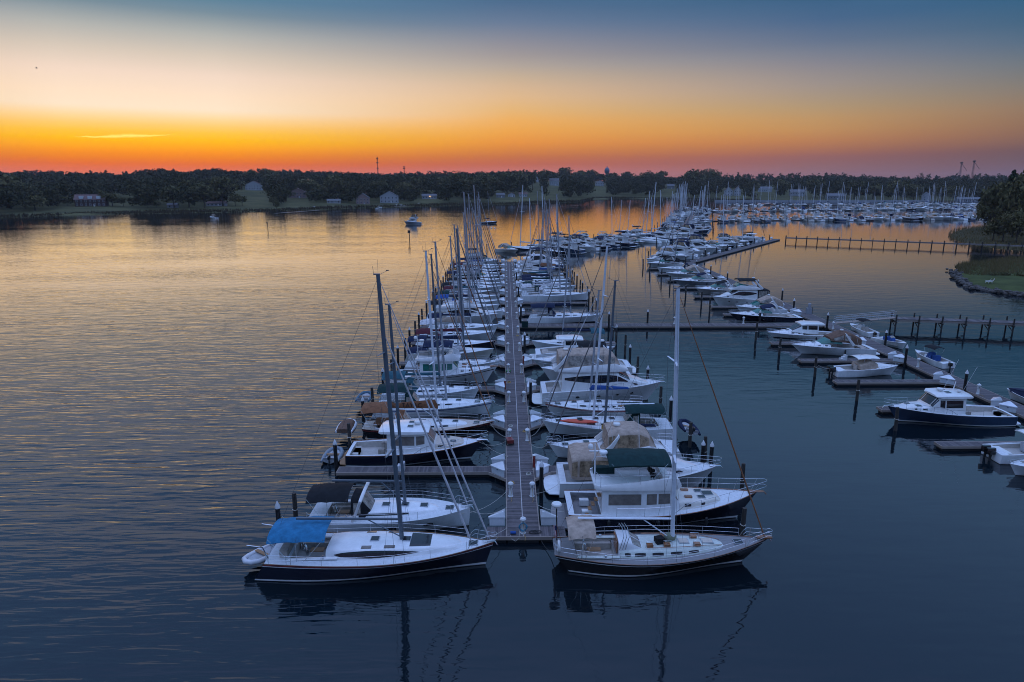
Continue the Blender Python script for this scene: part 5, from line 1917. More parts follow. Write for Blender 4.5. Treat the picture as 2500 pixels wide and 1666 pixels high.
sailboat('long white sailboat with a pale bimini and smooth topsides beyond the cross walkway', 18.0, 3.6, 144.2, 1, B=4.4, fb=1.75, fm=1.45, fs=1.35, bo=.25, so=-.4, tr=.86, mastx=.07, top=22.3, r=.15, cover='pale', furl='pale', bim=('pale', -.50, -.36), dod='pale', lens=True, boot=NAVY)
sailboat('white sloop with rolled grey sail beside the long white sailboat', 15.0, 3.8, 149.5, 1, B=3.6, mastx=.07, top=19.0, cover='grey', furl='steel', lod=1)
sailboat('low white sloop with a green boom cover on the far right row', 16.4, 3.8, 156, 1, B=3.6, mastx=.07, top=21.0, cover='green', furl='pale', lod=1)
sailboat('grey decked sloop with a teal boom cover on the far right row', 15.8, 3.6, 166.5, 1, B=3.6, mastx=.07, top=18.0, cover='teal', furl='steel', lod=1)
sailboat('white sloop with navy canvas on the far right row', 15.6, 3.8, 161, 1, B=3.6, mastx=.07, top=20.0, cover='navy', furl='steel', lod=1)
sailboat('tan hulled sailboat with a brown bundled sail', 4.4, 15.4, 179.4, -1, B=3.7, hullm=TANH, bottom=None, mastx=.05, top=20.0, cover='rust', coverh=.8, furl='steel', lod=1, fb=1.8, fm=1.3) if False else \
    sailboat('tan hulled sailboat with a brown bundled sail', 4.4, 15.4, 179.4, -1, B=3.7, hullm=TANH, boot=BLUEH, mastx=.05, top=20.0, cover='rust', coverh=.8, furl='steel', lod=1, fb=1.8, fm=1.3)
sailboat('white sloop with royal blue canvas on the far right row', 4.0, 15.0, 173.4, -1, B=3.6, mastx=.07, top=18.0, cover='royal', furl='steel', lod=1)
sedan('big white motor yacht with black window bands near the far end of the right row', 17.2, 3.6, 190.6, 1, B=4.9, lod=1, fb=2.3, fm=2.0, fs=1.7, bim='none', hx=(-.32, .14), arch=False)
sedan('white yacht with a pale hardtop bridge next to the black banded motor yacht', 16.0, 4.0, 185.0, 1, B=4.4, lod=1, bim='encl', cv='pale', vinyl=GLASS)
sedan('white motor yacht with navy bridge canvas at the far end of the right row', 16.8, 4.0, 203.5, 1, B=4.6, lod=1, bim='bimini', cv='navy', fb=2.1)
sedan('white cruiser with black bridge canvas near the far end of the right row', 16.8, 4.6, 197.0, 1, B=4.4, lod=1, bim='encl', cv='black', fb=2.0)
sailboat('white sloop with tall bare mast at the far end of the right row', 16.0, 4.0, 209, 1, B=3.6, mastx=.07, top=22.0, cover='grey', furl='steel', lod=1)

# ------------------------------------------------------------------ boats of the outer dock
console_boat('small white open skiff with a bimini frame at the edge of the outer dock', 43.8, 50.4, 54.8, -1, B=2.5, inner=INT, fb=1.1)
console_boat('white centre console with a white hardtop, grey covers and twin black outboards', 53.6, 44.8, 58.4, 1, B=3.0, ttop='white', motors=2, cover='console', cv='grey', fb=1.3, fm=1.05, fs=.9)
downeast('blue hulled cruiser with a white wheelhouse and long roof, bow off the outer dock', 40.6, 53.4, 68.6, -1, B=4.1, hullm=BLUEH, fb=1.75, fm=1.25, fs=1.05, rail=WHITE, glass=GLASS, hx=(-.08, .20), fore=.40)
console_boat('white cuddy boat with tan cockpit canvas, white top and twin black outboards', 51.8, 43.4, 86.4, 1, B=2.9, ttop='white', motors=2, cuddy=True, cv='tan', fb=1.3, fm=1.05, fs=.85)
express('white sport cruiser with a brown camper top and green screen', 42.4, 54.2, 97.8, -1, B=3.8, cv='bronze', top='canvas')
express('white hardtop sport cruiser with a black boot and dark side windows', 42.0, 53.6, 106.2, -1, B=4.0, hard=True, arch=False, hullm=WHITE, stripe=(.30, .5, NAVY))
console_boat('white runabout with a black bimini on the inner side of the outer dock', 58.9, 58.9 + 6.0, 0, 1, B=2.3, bim='black', yaw=0)[0].location = (59.9, 111.5, 0)
bpy.context.view_layer.update()
for lb, x, y, yaw, kw in (('white open boat with blue seat covers alongside the outer dock', 59.9, 102.6, -78, dict(cover='console', cv='royal')),
                          ('white open boat with a black bimini and blue covers alongside the outer dock', 60.0, 92.4, 100, dict(bim='black', cover='console', cv='royal')),
                          ('white runabout with a navy cover alongside the outer dock', 60.2, 73.6, 108, dict(cover='full', cv='navy', bim='navy'))):
    b_, _ = console_boat(lb, 3.1, -3.1, 0, 1, B=2.3, **kw)
    b_.location = (x, y, 0)
    b_.rotation_euler = (0, 0, R(yaw))
for o in C.objects:
    if o.get('label', '').startswith('white runabout with a black bimini'):
        o.rotation_euler = (0, 0, R(100))
express('navy hulled sport cruiser with a white deck and green screen alongside the cross walkway', 40.8, 53.6, 121.6, -1, B=3.9, hullm=NAVY, cv='navy', fb=1.6)
express('grey sport cruiser under a tan canopy between two flybridge yachts', 44.6, 54.0, 129.5, -1, B=3.6, cv='tan', top='canvas')
sedan('white flybridge yacht with black bridge canvas and a clear aft enclosure on the outer dock', 42.4, 54.4, 137.6, -1, B=4.5, cv='black', bim='bimini', vinyl=CLEARV, aft='black')
express('beige hulled sport cruiser with a raised radar arch', 43.0, 53.4, 152.2, -1, B=3.8, hullm=BEIGE, cv='black', top='arch')
express('grey hulled sport cruiser with navy cockpit canvas', 41.2, 54.0, 165.6, -1, B=4.0, hullm=GREYG, cv='navy', top='arch')
express('white sport cruiser under a cream camper top', 42.4, 54.0, 178.6, -1, B=3.9, cv='tan', top='canvas')
sailboat('white sloop with black boom cover on the outer dock', 42.6, 53.8, 190.4, -1, B=3.6, mastx=.07, top=17.5, cover='black', furl='black', lod=1)
express('white cruiser with black canvas near the bend of the outer dock', 42.0, 53.4, 201.8, -1, B=3.8, cv='black', top='canvas', lod=1)
sedan('white flybridge cruiser by the bend of the outer dock', 43.0, 53.6, 207.4, -1, B=4.2, lod=1, bim='encl', cv='grey')

# ------------------------------------------------------------------ mooring lines near the camera
def line(label, a, b, sag=.5, m=None, r=.018, group='mooring lines between boats and dock'):
    a, b = Vector(a), Vector(b)
    pts = [lerp(a, b, k / 8) - Vector((0, 0, sag * 4 * (k / 8) * (1 - k / 8))) for k in range(9)]
    o = MB().tube(pts, r, 4).build('mooring_line', m or ROPE, None, 60)
    return tag(o, label, 'rope', group)


ML = 'pale mooring line sagging between a boat and the dock'
for a, b, s in (((-1.6, 41.6, 1.7), (.1, 45, .55), .15), ((-3.0, 46.4, 1.4), (.1, 48.2, .55), .5), ((-3.4, 45.6, 1.4), (.1, 51, .55), .5), ((-2.4, 59.4, 1.8), (.1, 58.4, .55), .3), ((-2.4, 58.6, 1.8), (.1, 62, .55), .4),
                ((4.3, 46.2, 1.2), (2.5, 48.6, .55), .15), ((4.6, 52, .9), (2.5, 50.6, .55), .2), ((4.2, 59.4, 1.4), (2.5, 61, .55), .4), ((3.9, 65, 1.5), (2.5, 63.2, .55), .3), ((4.4, 71, 1.4), (2.5, 72.4, .55), .3), ((-1.4, 71.4, 1.5), (.1, 73, .55), .3),
                ((-1.6, 65, 1.4), (.1, 63, .55), .3), ((11.5, 41.6, 1.3), (17.5, 42.4, 1.6), .3), ((-14, 59.8, 1), (-15, 61.6, 2.0), .5), ((43.6, 86.6, 1), (41, 86, 1.5), .3), ((-14.2, 57.8, 1), (-15, 56.4, .9), .1), ((15.8, 88.6, 1.0), (17.3, 85.7, 1.9), .4)):
    line(ML, a, b, s)
line('black shore power cable drooping from the dock end to the black hulled yacht', (2.3, 44.3, .52), (3.6, 41.0, 1.3), .75, RUBBER, .025, None)


# ------------------------------------------------------------------ far shore: terrain
SHORE = [(-4000, 330), (-1500, 380), (-700, 425), (-420, 448), (-345, 475), (-325, 528), (-274, 545), (-203, 583), (-166, 626), (-95, 693), (3, 752), (32, 792), (93, 846), (128, 985), (205, 1000), (262, 935), (300, 893), (610, 886), (1000, 800), (1800, 640), (4000, 420)]


def shore_y(x):
    for (a, b), (c, d_) in zip(SHORE, SHORE[1:]):
        if a <= x <= c:
            return lerp(b, d_, (x - a) / (c - a))
    return SHORE[0][1] if x < 0 else SHORE[-1][1]


def ground_z(x, y):
    d_ = y - shore_y(x)
    if d_ < 0:
        return max(-3.0, d_ * .25)
    z = min(d_ * .10, 1.2)
    if d_ > 40:
        z += (min(d_, 900) - 40) * .0245
    z += 3.2 * math.sin(x * .0105 + .7) * min(1, max(0, d_ - 150) / 400) + 1.6 * math.sin(x * .0061 + 1.0) * min(1, d_ / 300) + 2.6 * math.sin(x * .0027 + y * .0016) * min(1, d_ / 500)
    return z


GRASS = mat('shore_grass', (.100, .092, .040), .95, var=.3, scale=.03, col2=(.048, .048, .022), spec=.1)
MARSH = mat('marsh_ground', (.085, .065, .030), .95, var=.3, scale=.15, col2=(.030, .034, .014), spec=.1)
xs_ = sorted(set([-4000, -2800, -2200] + list(range(-1800, 1801, 30)) + [2200, 2800, 4000]))
ds_ = [-20, -6, 0, 4, 12, 25, 45, 80, 130, 200, 300, 450, 650, 900, 1300, 2000, 3500]
vs, fs = [], []
for x in xs_:
    for d_ in ds_:
        y = shore_y(x) + d_
        vs.append((x, y, ground_z(x, y)))
n = len(ds_)
for i in range(len(xs_) - 1):
    for k in range(n - 1):
        a = i * n + k
        fs.append((a, a + n, a + n + 1, a + 1))
tag(MB().add(vs, fs).build('terrain', GRASS, None, 60), 'low grassy shore rising to wooded ground', 'terrain', kind='structure')


# ------------------------------------------------------------------ foliage
def leaf_material(name, c0, c1):
    m = bpy.data.materials.new(name)
    m.use_nodes = True
    t = m.node_tree
    b = t.nodes['Principled BSDF']
    g = t.nodes.new('ShaderNodeNewGeometry')
    oi = t.nodes.new('ShaderNodeObjectInfo')
    n = t.nodes.new('ShaderNodeTexNoise')
    n.inputs['Scale'].default_value = .035
    n.inputs['Detail'].default_value = 3
    t.links.new(g.outputs['Position'], n.inputs['Vector'])
    s1 = t.nodes.new('ShaderNodeMath')
    s1.operation = 'MULTIPLY_ADD'
    t.links.new(n.outputs[0], s1.inputs[0])
    s1.inputs[1].default_value = 1.6
    t.links.new(g.outputs['Random Per Island'], s1.inputs[2])
    s2 = t.nodes.new('ShaderNodeMath')
    s2.operation = 'MULTIPLY_ADD'
    t.links.new(oi.outputs['Random'], s2.inputs[0])
    s2.inputs[1].default_value = .6
    t.links.new(s1.outputs[0], s2.inputs[2])
    mr = t.nodes.new('ShaderNodeMapRange')
    mr.inputs[1].default_value, mr.inputs[2].default_value = .5, 2.3
    t.links.new(s2.outputs[0], mr.inputs[0])
    mx = t.nodes.new('ShaderNodeMix')
    mx.data_type = 'RGBA'
    mx.inputs[6].default_value = (*c0, 1)
    mx.inputs[7].default_value = (*c1, 1)
    t.links.new(mr.outputs[0], mx.inputs[0])
    t.links.new(mx.outputs[2], b.inputs['Base Color'])
    b.inputs['Roughness'].default_value = .9
    b.inputs['Specular IOR Level'].default_value = .15
    return m


LEAF = leaf_material('leaf_green', (.024, .027, .012), (.088, .076, .031))
LEAF2 = leaf_material('shore_leaf', (.050, .052, .022), (.165, .140, .058))
PINE = leaf_material('pine_green', (.014, .026, .012), (.040, .058, .022))
BARK = mat('bark', (.075, .055, .042), .9, var=.3, scale=4)


def np_mesh(name, v, k):
    """polygon soup: v (n*k, 3) -> n faces of k corners"""
    n = len(v) // k
    me = bpy.data.meshes.new(name)
    me.vertices.add(len(v))
    me.vertices.foreach_set('co', np.asarray(v, np.float32).ravel())
    me.loops.add(len(v))
    me.loops.foreach_set('vertex_index', np.arange(len(v), dtype=np.int32))
    me.polygons.add(n)
    me.polygons.foreach_set('loop_start', np.arange(0, len(v), k, dtype=np.int32))
    me.update(calc_edges=True)
    return me


def crown_faces(rg, n, rx, rz, cz, lobes, leaf, k=4, bottom=-.75):
    """leaf faces clumped on uneven lobes inside an ellipsoid"""
    dirs = rg.normal(size=(lobes, 3))
    dirs /= np.linalg.norm(dirs, axis=1)[:, None]
    dirs[:, 2] = np.where(dirs[:, 2] < bottom, -dirs[:, 2], dirs[:, 2])
    rad = rg.uniform(.35, .80, lobes)
    cen = dirs * rad[:, None] * np.array((rx, rx, rz)) + np.array((0, 0, cz))
    lr = rg.uniform(.26, .48, lobes) * rx
    which = rg.integers(0, lobes, n)
    d_ = rg.normal(size=(n, 3))
    d_ /= np.linalg.norm(d_, axis=1)[:, None]
    r = lr[which] * rg.uniform(.55, 1.12, n) ** .6
    p = cen[which] + d_ * r[:, None] * np.array((1, 1, .85))
    a = rg.normal(size=(n, 3))
    a /= np.linalg.norm(a, axis=1)[:, None]
    nn_ = d_ * .6 + a * .8
    nn_ /= np.linalg.norm(nn_, axis=1)[:, None]
    u = np.cross(nn_, rg.normal(size=(n, 3)))
    u /= np.linalg.norm(u, axis=1)[:, None]
    w_ = np.cross(nn_, u)
    s = leaf * rg.uniform(.6, 1.3, n)[:, None]
    if k == 4:
        q = np.stack((p - u * s - w_ * s * .5, p + u * s * .2 - w_ * s * .8, p + u * s + w_ * s * .4, p - u * s * .3 + w_ * s * .8), 1)
    else:
        q = np.stack((p - u * s - w_ * s * .6, p + u * s - w_ * s * .5, p + w_ * s), 1)
    return q.reshape(-1, 3)


def tree_proto(seed, kind='broad', n=900):
    rg = np.random.default_rng(seed)
    t = thing('broadleaf_tree' if kind == 'broad' else 'pine_tree', 'x', 'tree')
    if kind == 'broad':
        v = crown_faces(rg, n, .50, .36, .60, 17, .045)
        H_ = .62
    else:
        parts_ = []
        for z, r in ((.40, .20), (.50, .22), (.60, .21), (.70, .19), (.80, .16), (.90, .11), (.97, .05)):
            q = crown_faces(rg, n // 7, r, .06, z, 7, .026)
            parts_.append(q)
        v = np.concatenate(parts_)
        H_ = .95
    me = np_mesh('crown', v, 4)
    me.materials.append(LEAF2 if kind == 'broad' else PINE)
    o = bpy.data.objects.new('crown', me)
    C.objects.link(o)
    o.parent = t
    m = MB().tube([(0, 0, -.05), (.01, 0, .15), (0, .01, .35), (0, 0, H_)], [.030, .024, .018, .006], 6)
    for k in range(6):
        a = k * 1.05 + seed
        m.tube([(0, 0, .26 + .04 * k), (.2 * math.cos(a), .2 * math.sin(a), .42 + .05 * k)], [.012, .005], 4)
    m.build('trunk', BARK, t, 60)
    return t


PROT = [tree_proto(100 + k) for k in range(6)]
PPROT = [tree_proto(200, 'pine', 1400)]
tused = set()


def plant(p, x, y, z, h, wd, label, group=None):
    if p.name in tused:
        o = copy_tree(p, (x, y, z), rnd.uniform(0, 6.28))
    else:
        tused.add(p.name)
        o = p
        o.location = (x, y, z)
    o.scale = (wd, wd, h)
    o['label'] = label
    if group:
        o['group'] = group
    elif 'group' in o:
        del o['group']
    return o


SH_L = ('small bushy tree standing in the open on the far shore', 'middling round crowned tree on the far shore of the creek', 'large spreading tree dwarfing its neighbours on the far shore')
shore_trees = [(18, 512, 90, 78), (62, 514, 60, 60), (86, 516, 58, 36), (255, 508, 34, 34), (275, 508, 44, 28), (302, 508, 22, 20), (360, 509, 22, 18), (382, 509, 24, 14), (425, 510, 62, 54), (462, 508, 56, 60), (500, 509, 62, 54), (545, 506, 66, 66), (575, 506, 30, 30), (592, 505, 24, 22),
               (165, 508, 24, 18), (655, 482, 52, 44), (620, 480, 40, 36), (700, 498, 40, 26), (755, 494, 60, 46), (820, 497, 62, 58), (790, 496, 36, 34), (862, 494, 34, 42), (848, 496, 22, 28), (912, 492, 24, 34), (928, 490, 40, 40), (990, 492, 44, 36), (1018, 490, 40, 46), (1078, 488, 44, 40), (1115, 488, 46, 52),
               (1150, 488, 50, 42), (1190, 486, 66, 50), (1238, 484, 52, 46), (1268, 482, 44, 48), (1300, 478, 34, 36), (1330, 474, 40, 34), (1378, 470, 44, 38), (1412, 470, 40, 34), (1440, 468, 36, 32), (1492, 470, 44, 30), (1530, 470, 40, 32), (1580, 472, 46, 36), (1612, 470, 40, 36), (1690, 476, 56, 50),
               (1732, 474, 46, 48), (1836, 480, 34, 30), (1905, 482, 40, 36), (1990, 484, 44, 42), (2085, 486, 52, 40), (2130, 486, 46, 36), (2190, 488, 52, 46), (2230, 488, 40, 38), (2300, 488, 44, 34), (2330, 490, 40, 38), (715, 490, 32, 34), (668, 505, 24, 22), (676, 512, 16, 26)]
for k, (x, y, wd, h) in enumerate(shore_trees):
    p = at(x, y, 1.5)
    s = p.y / math.cos(0.1) / FPX
    z = ground_z(p.x, p.y)
    plant(PROT[k % 6], p.x, p.y, max(z, .2) - .3, h * s * 1.08, wd * s * 1.02, SH_L[0 if wd < 30 else 1 if h < 46 else 2], 'trees along the far shore')

# the wood behind: one mass, kept clear of the houses' fronts
CLEAR = []
for x, y, w_ in ((222, 509, 60), (421, 509, 20), (528, 506, 40), (621, 484, 44), (727, 493, 40), (815, 500, 34), (886, 500, 36), (950, 498, 50), (1048, 492, 40), (1222, 489, 24), (1249, 488, 20), (1277, 487, 24), (1309, 470, 18), (1353, 474, 26), (1464, 470, 26), (1637, 472, 20), (1778, 480, 26), (1800, 480, 22), (1868, 474, 36), (1946, 480, 40), (2040, 487, 44), (2262, 489, 18),
                 (275, 500, 40), (600, 498, 40)):
    p = at(x, y, 1.5)
    CLEAR.append((math.atan2(p.x, p.y), p.length, w_ / FPX * .50))
rg = np.random.default_rng(5)
chunks = []
cnt = 0
for az_ in np.arange(-44, 44, .42):
    D = 0
    a0 = R(az_)
    d_ = None
    for r0 in np.arange(430, 1900, 7):
        if shore_y(r0 * math.sin(a0)) < r0 * math.cos(a0):
            d_ = r0
            break
    if d_ is None:
        continue
    r0 = d_ + (42 + 38 * math.sin(az_ * 1.3 + 1) if az_ < -6 else 40)
    while r0 < 1950:
        a1 = a0 + R(rg.uniform(-.3, .3))
        rr = r0 + rg.uniform(-8, 8)
        if any(abs(a1 - q[0]) < q[2] + 5 / rr and rr < q[1] + 10 for q in CLEAR):
            r0 += 12
            continue
        x, y = rr * math.sin(a1), rr * math.cos(a1)
        h = rg.uniform(15, 23) + (3 if rg.random() < .12 else 0) + 3.5 * math.sin(x * .021 + 2 * math.sin(y * .011)) + 2.5 * math.sin(x * .058 + y * .03)
        wd = rg.uniform(10, 19)
        if rr < d_ + 130 and rg.random() < .35:
            h, wd = h * rg.uniform(.35, .65), wd * .75
        near = rr < d_ + 260
        nl = 110 if near else 46
        q = crown_faces(rg, nl, wd / 2, h * .40, h * .58, 8, 1.05 if near else 1.75, 3, -.5)
        q += np.array((x, y, ground_z(x, y)))
        chunks.append(q)
        cnt += 1
        r0 += (15 if near else 26) + (rr - d_) * .02
me = np_mesh('wood', np.concatenate(chunks), 3)
me.materials.append(LEAF)
o = bpy.data.objects.new('wood', me)
C.objects.link(o)
tag(o, 'dense dark wood covering the low hills behind the creek', 'wood', kind='stuff')
print('WOOD trees', cnt, 'tris', len(me.polygons))


# ------------------------------------------------------------------ houses on the far shore
def house_building(label, px_, base, wpx, hpx, wall, roof, style='gable', name='house', floors=2, rz=0.0, lit=False, group=None):
    p = at(px_, base, 1.5)
    s = p.length / FPX
    wd, ht = wpx * s, hpx * s
    z = max(ground_z(p.x, p.y), .3)
    t = thing(name, label, 'house', (p.x, p.y, z), rz - math.atan2(p.x, p.y) * .6, group)
    dp = min(max(wd * .6, 7), 12)
    eave = ht * (.58 if style != 'low' else .62)
    MB().box((0, dp / 2, eave / 2 - .2), (wd, dp, eave + .4)).build('wall', wall, t, 0)
    if style == 'gable':                     # ridge towards the viewer
        m = MB()
        o_ = .5
        v = [(-wd / 2 - o_, -o_, eave - .15), (wd / 2 + o_, -o_, eave - .15), (0, -o_, ht), (-wd / 2 - o_, dp + o_, eave - .15), (wd / 2 + o_, dp + o_, eave - .15), (0, dp + o_, ht)]
        v += [(a, b, c + .3) for a, b, c in v]
        m.add(v, [(0, 2, 8, 6), (2, 1, 7, 8), (6, 8, 11, 9), (8, 7, 10, 11), (0, 3, 5, 2), (1, 2, 5, 4), (3, 9, 11, 5), (5, 11, 10, 4), (0, 6, 9, 3), (1, 4, 10, 7)])
        m.build('roof', roof, t, 0)
        MB().add([(-wd / 2, 0, eave - .05), (wd / 2, 0, eave - .05), (0, 0, ht - .05), (-wd / 2, .2, eave), (wd / 2, .2, eave), (0, .2, ht)], [(0, 1, 2), (5, 4, 3)]).build('gable', wall, t, 0)
    else:
        m = MB()
        o_ = .5
        v = [(-wd / 2 - o_, -o_, eave - .1), (wd / 2 + o_, -o_, eave - .1), (wd / 2 + o_, dp + o_, eave - .1), (-wd / 2 - o_, dp + o_, eave - .1), (-wd / 2 - o_, dp / 2, ht), (wd / 2 + o_, dp / 2, ht)]
        m.add(v, [(0, 1, 5, 4), (2, 3, 4, 5), (0, 4, 3), (1, 2, 5), (0, 3, 2, 1)])
        ro = m.build('roof', roof, t, 0)
        if style == 'dormer':
            for q in (-.28, 0, .28):
                MB().box((q * wd, dp * .16, lerp(eave, ht, .42)), (wd * .13, dp * .3, (ht - eave) * .55)).build('dormer', mat('trim_white', (.62, .63, .66), .7), ro, 0)
    n_ = max(2, int(wd / 3.2))
    nf = floors if style != 'low' else 1
    wm = mat('window_glass', (.03, .035, .045), .1)
    tm_ = mat('trim_white', (.62, .63, .66), .7)
    for f in range(nf):
        for k in range(n_):
            x = lerp(-wd / 2, wd / 2, (k + .5) / n_)
            zc = eave * (f + .55) / nf
            wo_ = MB().box((x, -.03, zc), (min(1.5, wd / n_ * .6), .1, min(1.7, eave / nf * .58))).build('window', tm_, t, 0)
            MB().box((x, -.09, zc), (min(1.2, wd / n_ * .5), .04, min(1.4, eave / nf * .5))).build('pane', wm, wo_, 0)
    MB().box((wd * .12, -.06, 1.05), (1.1, .1, 2.1)).build('door', tm_, t, 0)
    MB().box((wd * .25, dp * .6, ht + .2), (.9, .9, 1.8)).build('chimney', mat('brick', (.2, .1, .08), .9), t, 0)
    if lit:
        lm = bpy.data.materials.new('lit_lamp')
        lm.use_nodes = True
        b = lm.node_tree.nodes['Principled BSDF']
        b.inputs['Emission Color'].default_value = (1, .55, .2, 1)
        b.inputs['Emission Strength'].default_value = 9
        MB().lathe([(.05, 0), (.32, .2), (.32, .5), (.05, .7)], (1.0, -.5, eave * .8), 8).build('porch_lamp', lm, t, 60)
    return t


WALLW = mat('white_siding', (.38, .39, .42), .8, var=.06)
WALLP = mat('pink_brick', (.30, .20, .18), .9, var=.12)
WALLB = mat('dark_barn_boards', (.07, .035, .03), .9, var=.2)
WALLG = mat('grey_siding', (.20, .21, .23), .8)
RFG = mat('grey_shingle', (.16, .16, .17), .9, var=.15, scale=1)
RFR = mat('red_brown_shingle', (.17, .10, .09), .9, var=.15, scale=1)
RFB = mat('dull_metal_roof', (.13, .135, .15), .7)
for a in (('dark brown lodge with white dormers beside the far lawn', 222, 509, 56, 24, WALLB, RFR, 'dormer'), ('white shed half hidden under the shore trees', 421, 509, 20, 10, WALLW, RFG, 'low'), ('low pink roofed house behind shoreline trees', 528, 506, 40, 10, WALLW, RFR, 'low'),
          ('white farmhouse standing above the far meadow', 621, 484, 34, 20, WALLW, RFR, 'gable'), ('pink brick house with a steep front gable', 727, 493, 36, 22, WALLP, RFR, 'gable'), ('low white boathouse under a broad tree', 815, 500, 30, 10, WALLW, RFG, 'low'),
          ('brown house with white barge boards by the water', 886, 500, 30, 24, WALLP, RFG, 'gable'), ('large white three-storey house with a grey roof by the water', 950, 498, 42, 27, WALLW, RFG, 'gable'), ('low white cottage with a lit porch lamp', 1048, 492, 34, 12, WALLW, RFG, 'low'),
          ('grey cottage beside the row of white cottages', 1222, 489, 20, 11, WALLG, RFG, 'low'), ('small white cottage in the middle of the cottage row', 1249, 488, 17, 10, WALLW, RFR, 'gable'), ('small white cottage at the marsh end of the cottage row', 1277, 487, 20, 10, WALLW, RFR, 'low'),
          ('white house peeping over the trees behind the cottages', 1309, 470, 14, 14, WALLW, RFG, 'gable'), ('white house with a veranda above the marsh', 1353, 474, 22, 17, WALLW, RFG, 'low'), ('white gabled house alone above the brown marsh', 1464, 470, 20, 13, WALLW, RFG, 'gable'), ('pale shed in front of the wood by the inlet', 1637, 472, 16, 10, WALLG, RFB, 'low'),
          ('white house with twin gables behind the marina masts', 1778, 482, 18, 19, WALLW, RFR, 'gable'), ('tall white gabled house behind the marina masts', 1800, 482, 15, 20, WALLW, RFR, 'gable'), ('long pale roofed house behind the marina masts', 1868, 476, 28, 12, WALLW, RFB, 'low'), ('pale house with a metal roof behind the marina masts', 1946, 482, 30, 14, WALLW, RFB, 'low'),
          ('wide white house with stacked verandas behind the marina', 2040, 487, 34, 13, WALLG, RFB, 'low'), ('small white gabled house at the head of the marina', 2262, 489, 15, 18, WALLW, RFG, 'gable'), ('long blue grey boat shed near the wooded point', 2372, 492, 48, 10, WALLG, RFB, 'low')):
    house_building(a[0], *a[1:7], a[7], lit='lamp' in a[0])

# skyline: radio mast, small mast, water tower, grain legs, standing behind the ridge
DARK = mat('skyline_steel', (.03, .03, .035), .7)


def lattice(label, px_, top, D, h, name='radio_mast', w_=3.0, cat='tower'):
    p = at(px_, 480)
    d_ = Vector((p.x, p.y, 0)).normalized() * D
    el_ = math.atan((833 - top) / FPX) - PITCH
    ztop = CAM_H + D * math.tan(el_)
    t = thing(name, label, cat, (d_.x, d_.y, ztop - h))
    m = MB()
    for s, q in ((1, 1), (1, -1), (-1, 1), (-1, -1)):
        m.tube([(s * w_ / 2, q * w_ / 2, 0), (s * w_ / 5, q * w_ / 5, h)], .28, 3)
    m.build('leg_frame', DARK, t, 0)
    m = MB()
    for k in range(12):
        a, b = h * k / 12, h * (k + 1) / 12
        ww = lerp(w_ / 2, w_ / 5, k / 12)
        m.tube([(-ww, 0, a), (ww, 0, b)], .2, 3)
        m.tube([(ww, 0, a), (-ww, 0, b)], .2, 3)
    m.build('bracing', DARK, t, 0)
    return t, h


t, h = lattice('tall thin radio mast above the wooded ridge', 925, 384, 1900, 75)
for k in (.6, .8, .93):
    MB().box((0, 0, h * k), (4.5, 4.5, 2.5)).build('antenna_cluster', DARK, t, 0)
t, h = lattice('short radio mast above the wooded ridge', 989, 407, 1900, 45)
for k in (.88, .97):
    MB().box((0, 0, h * k), (6, 6, 2)).build('antenna_cluster', DARK, t, 0)
p = at(1480, 480)
d_ = Vector((p.x, p.y, 0)).normalized() * 1600
t = thing('water_tower', 'pale blue water tower bulb rising above the wooded ridge', 'water tower', (d_.x, d_.y, 14))
MB().lathe([(2.5, 0), (2.0, 20), (3, 28)], (0, 0, 0), 12).build('stem', mat('tower_blue', (.10, .14, .20), .5), t, 60)
MB().lathe([(2.6, 26), (5.5, 30), (5.8, 34), (4.6, 38), (1.5, 40.5), (.1, 41)], (0, 0, 0), 16).build('tank', mat('tower_blue', (.10, .14, .20), .5), t, 60)
MB().lathe([(.8, 40), (.8, 42.5), (.1, 43)], (0, 0, 0), 8).build('vent', DARK, t, 60)
for px_, top, lb in ((2336, 404, 'grain elevator leg with sloping spouts on the far ridge'), (2366, 401, 'taller grain elevator leg with sloping spouts on the far ridge')):
    t, h = lattice(lb, px_, top, 1900, 50, 'grain_elevator', 4)
    MB().tube([(0, 0, h - 2), (14, 0, h - 18)], .45, 4).build('spout', DARK, t, 0)
    MB().box((0, 0, h - 1), (4, 4, 3)).build('head_house', DARK, t, 0)

# ------------------------------------------------------------------ things out on the creek
for px_, py, lb in ((1000, 588, 'square channel daymark on a bent pile nearer the boats'), (654, 562, 'slim channel daymark post out on the golden water')):
    p = at(px_, py)
    t = thing('channel_marker', lb, 'channel marker', p)
    h = 3.9
    MB().tube([(0, 0, -1), (.05, 0, 2), (-.12, 0, h)], .16, 7).build('pile', PILEW, t, 60)
    MB().box((-.12, -.1, h - .1), (1.15, .12, 1.2) if px_ > 900 else (.7, .12, .8)).build('board', DARK, t, 0)
p = at(1008, 549)
sedan('dark anchored cruiser alone on the golden water', p.x + 5, p.x - 5, p.y, -1, B=4.2, lod=1, bim='encl', cv='black', hullm=GREYG, name='anchored_cruiser')
p = at(1194, 547)
sailboat('navy sailboat lying at anchor on the golden water', p.x + 5.5, p.x - 5.5, p.y, 1, B=3.6, lod=1, hullm=NAVY, mastx=.02, top=19, cover='navy', furl='pale', name='anchored_sailboat', yaw=25)
for px_, py in ((1200, 558), (1208, 558)):
    p = at(px_, py)
    tag(MB().lathe([(.05, -.3), (.35, -.1), (.4, .15), (.2, .45), (.03, .5)], p, 10).build('mooring_buoy', WHITE), 'small mooring buoy beside the anchored sailboat', 'buoy', 'mooring buoys on the creek')


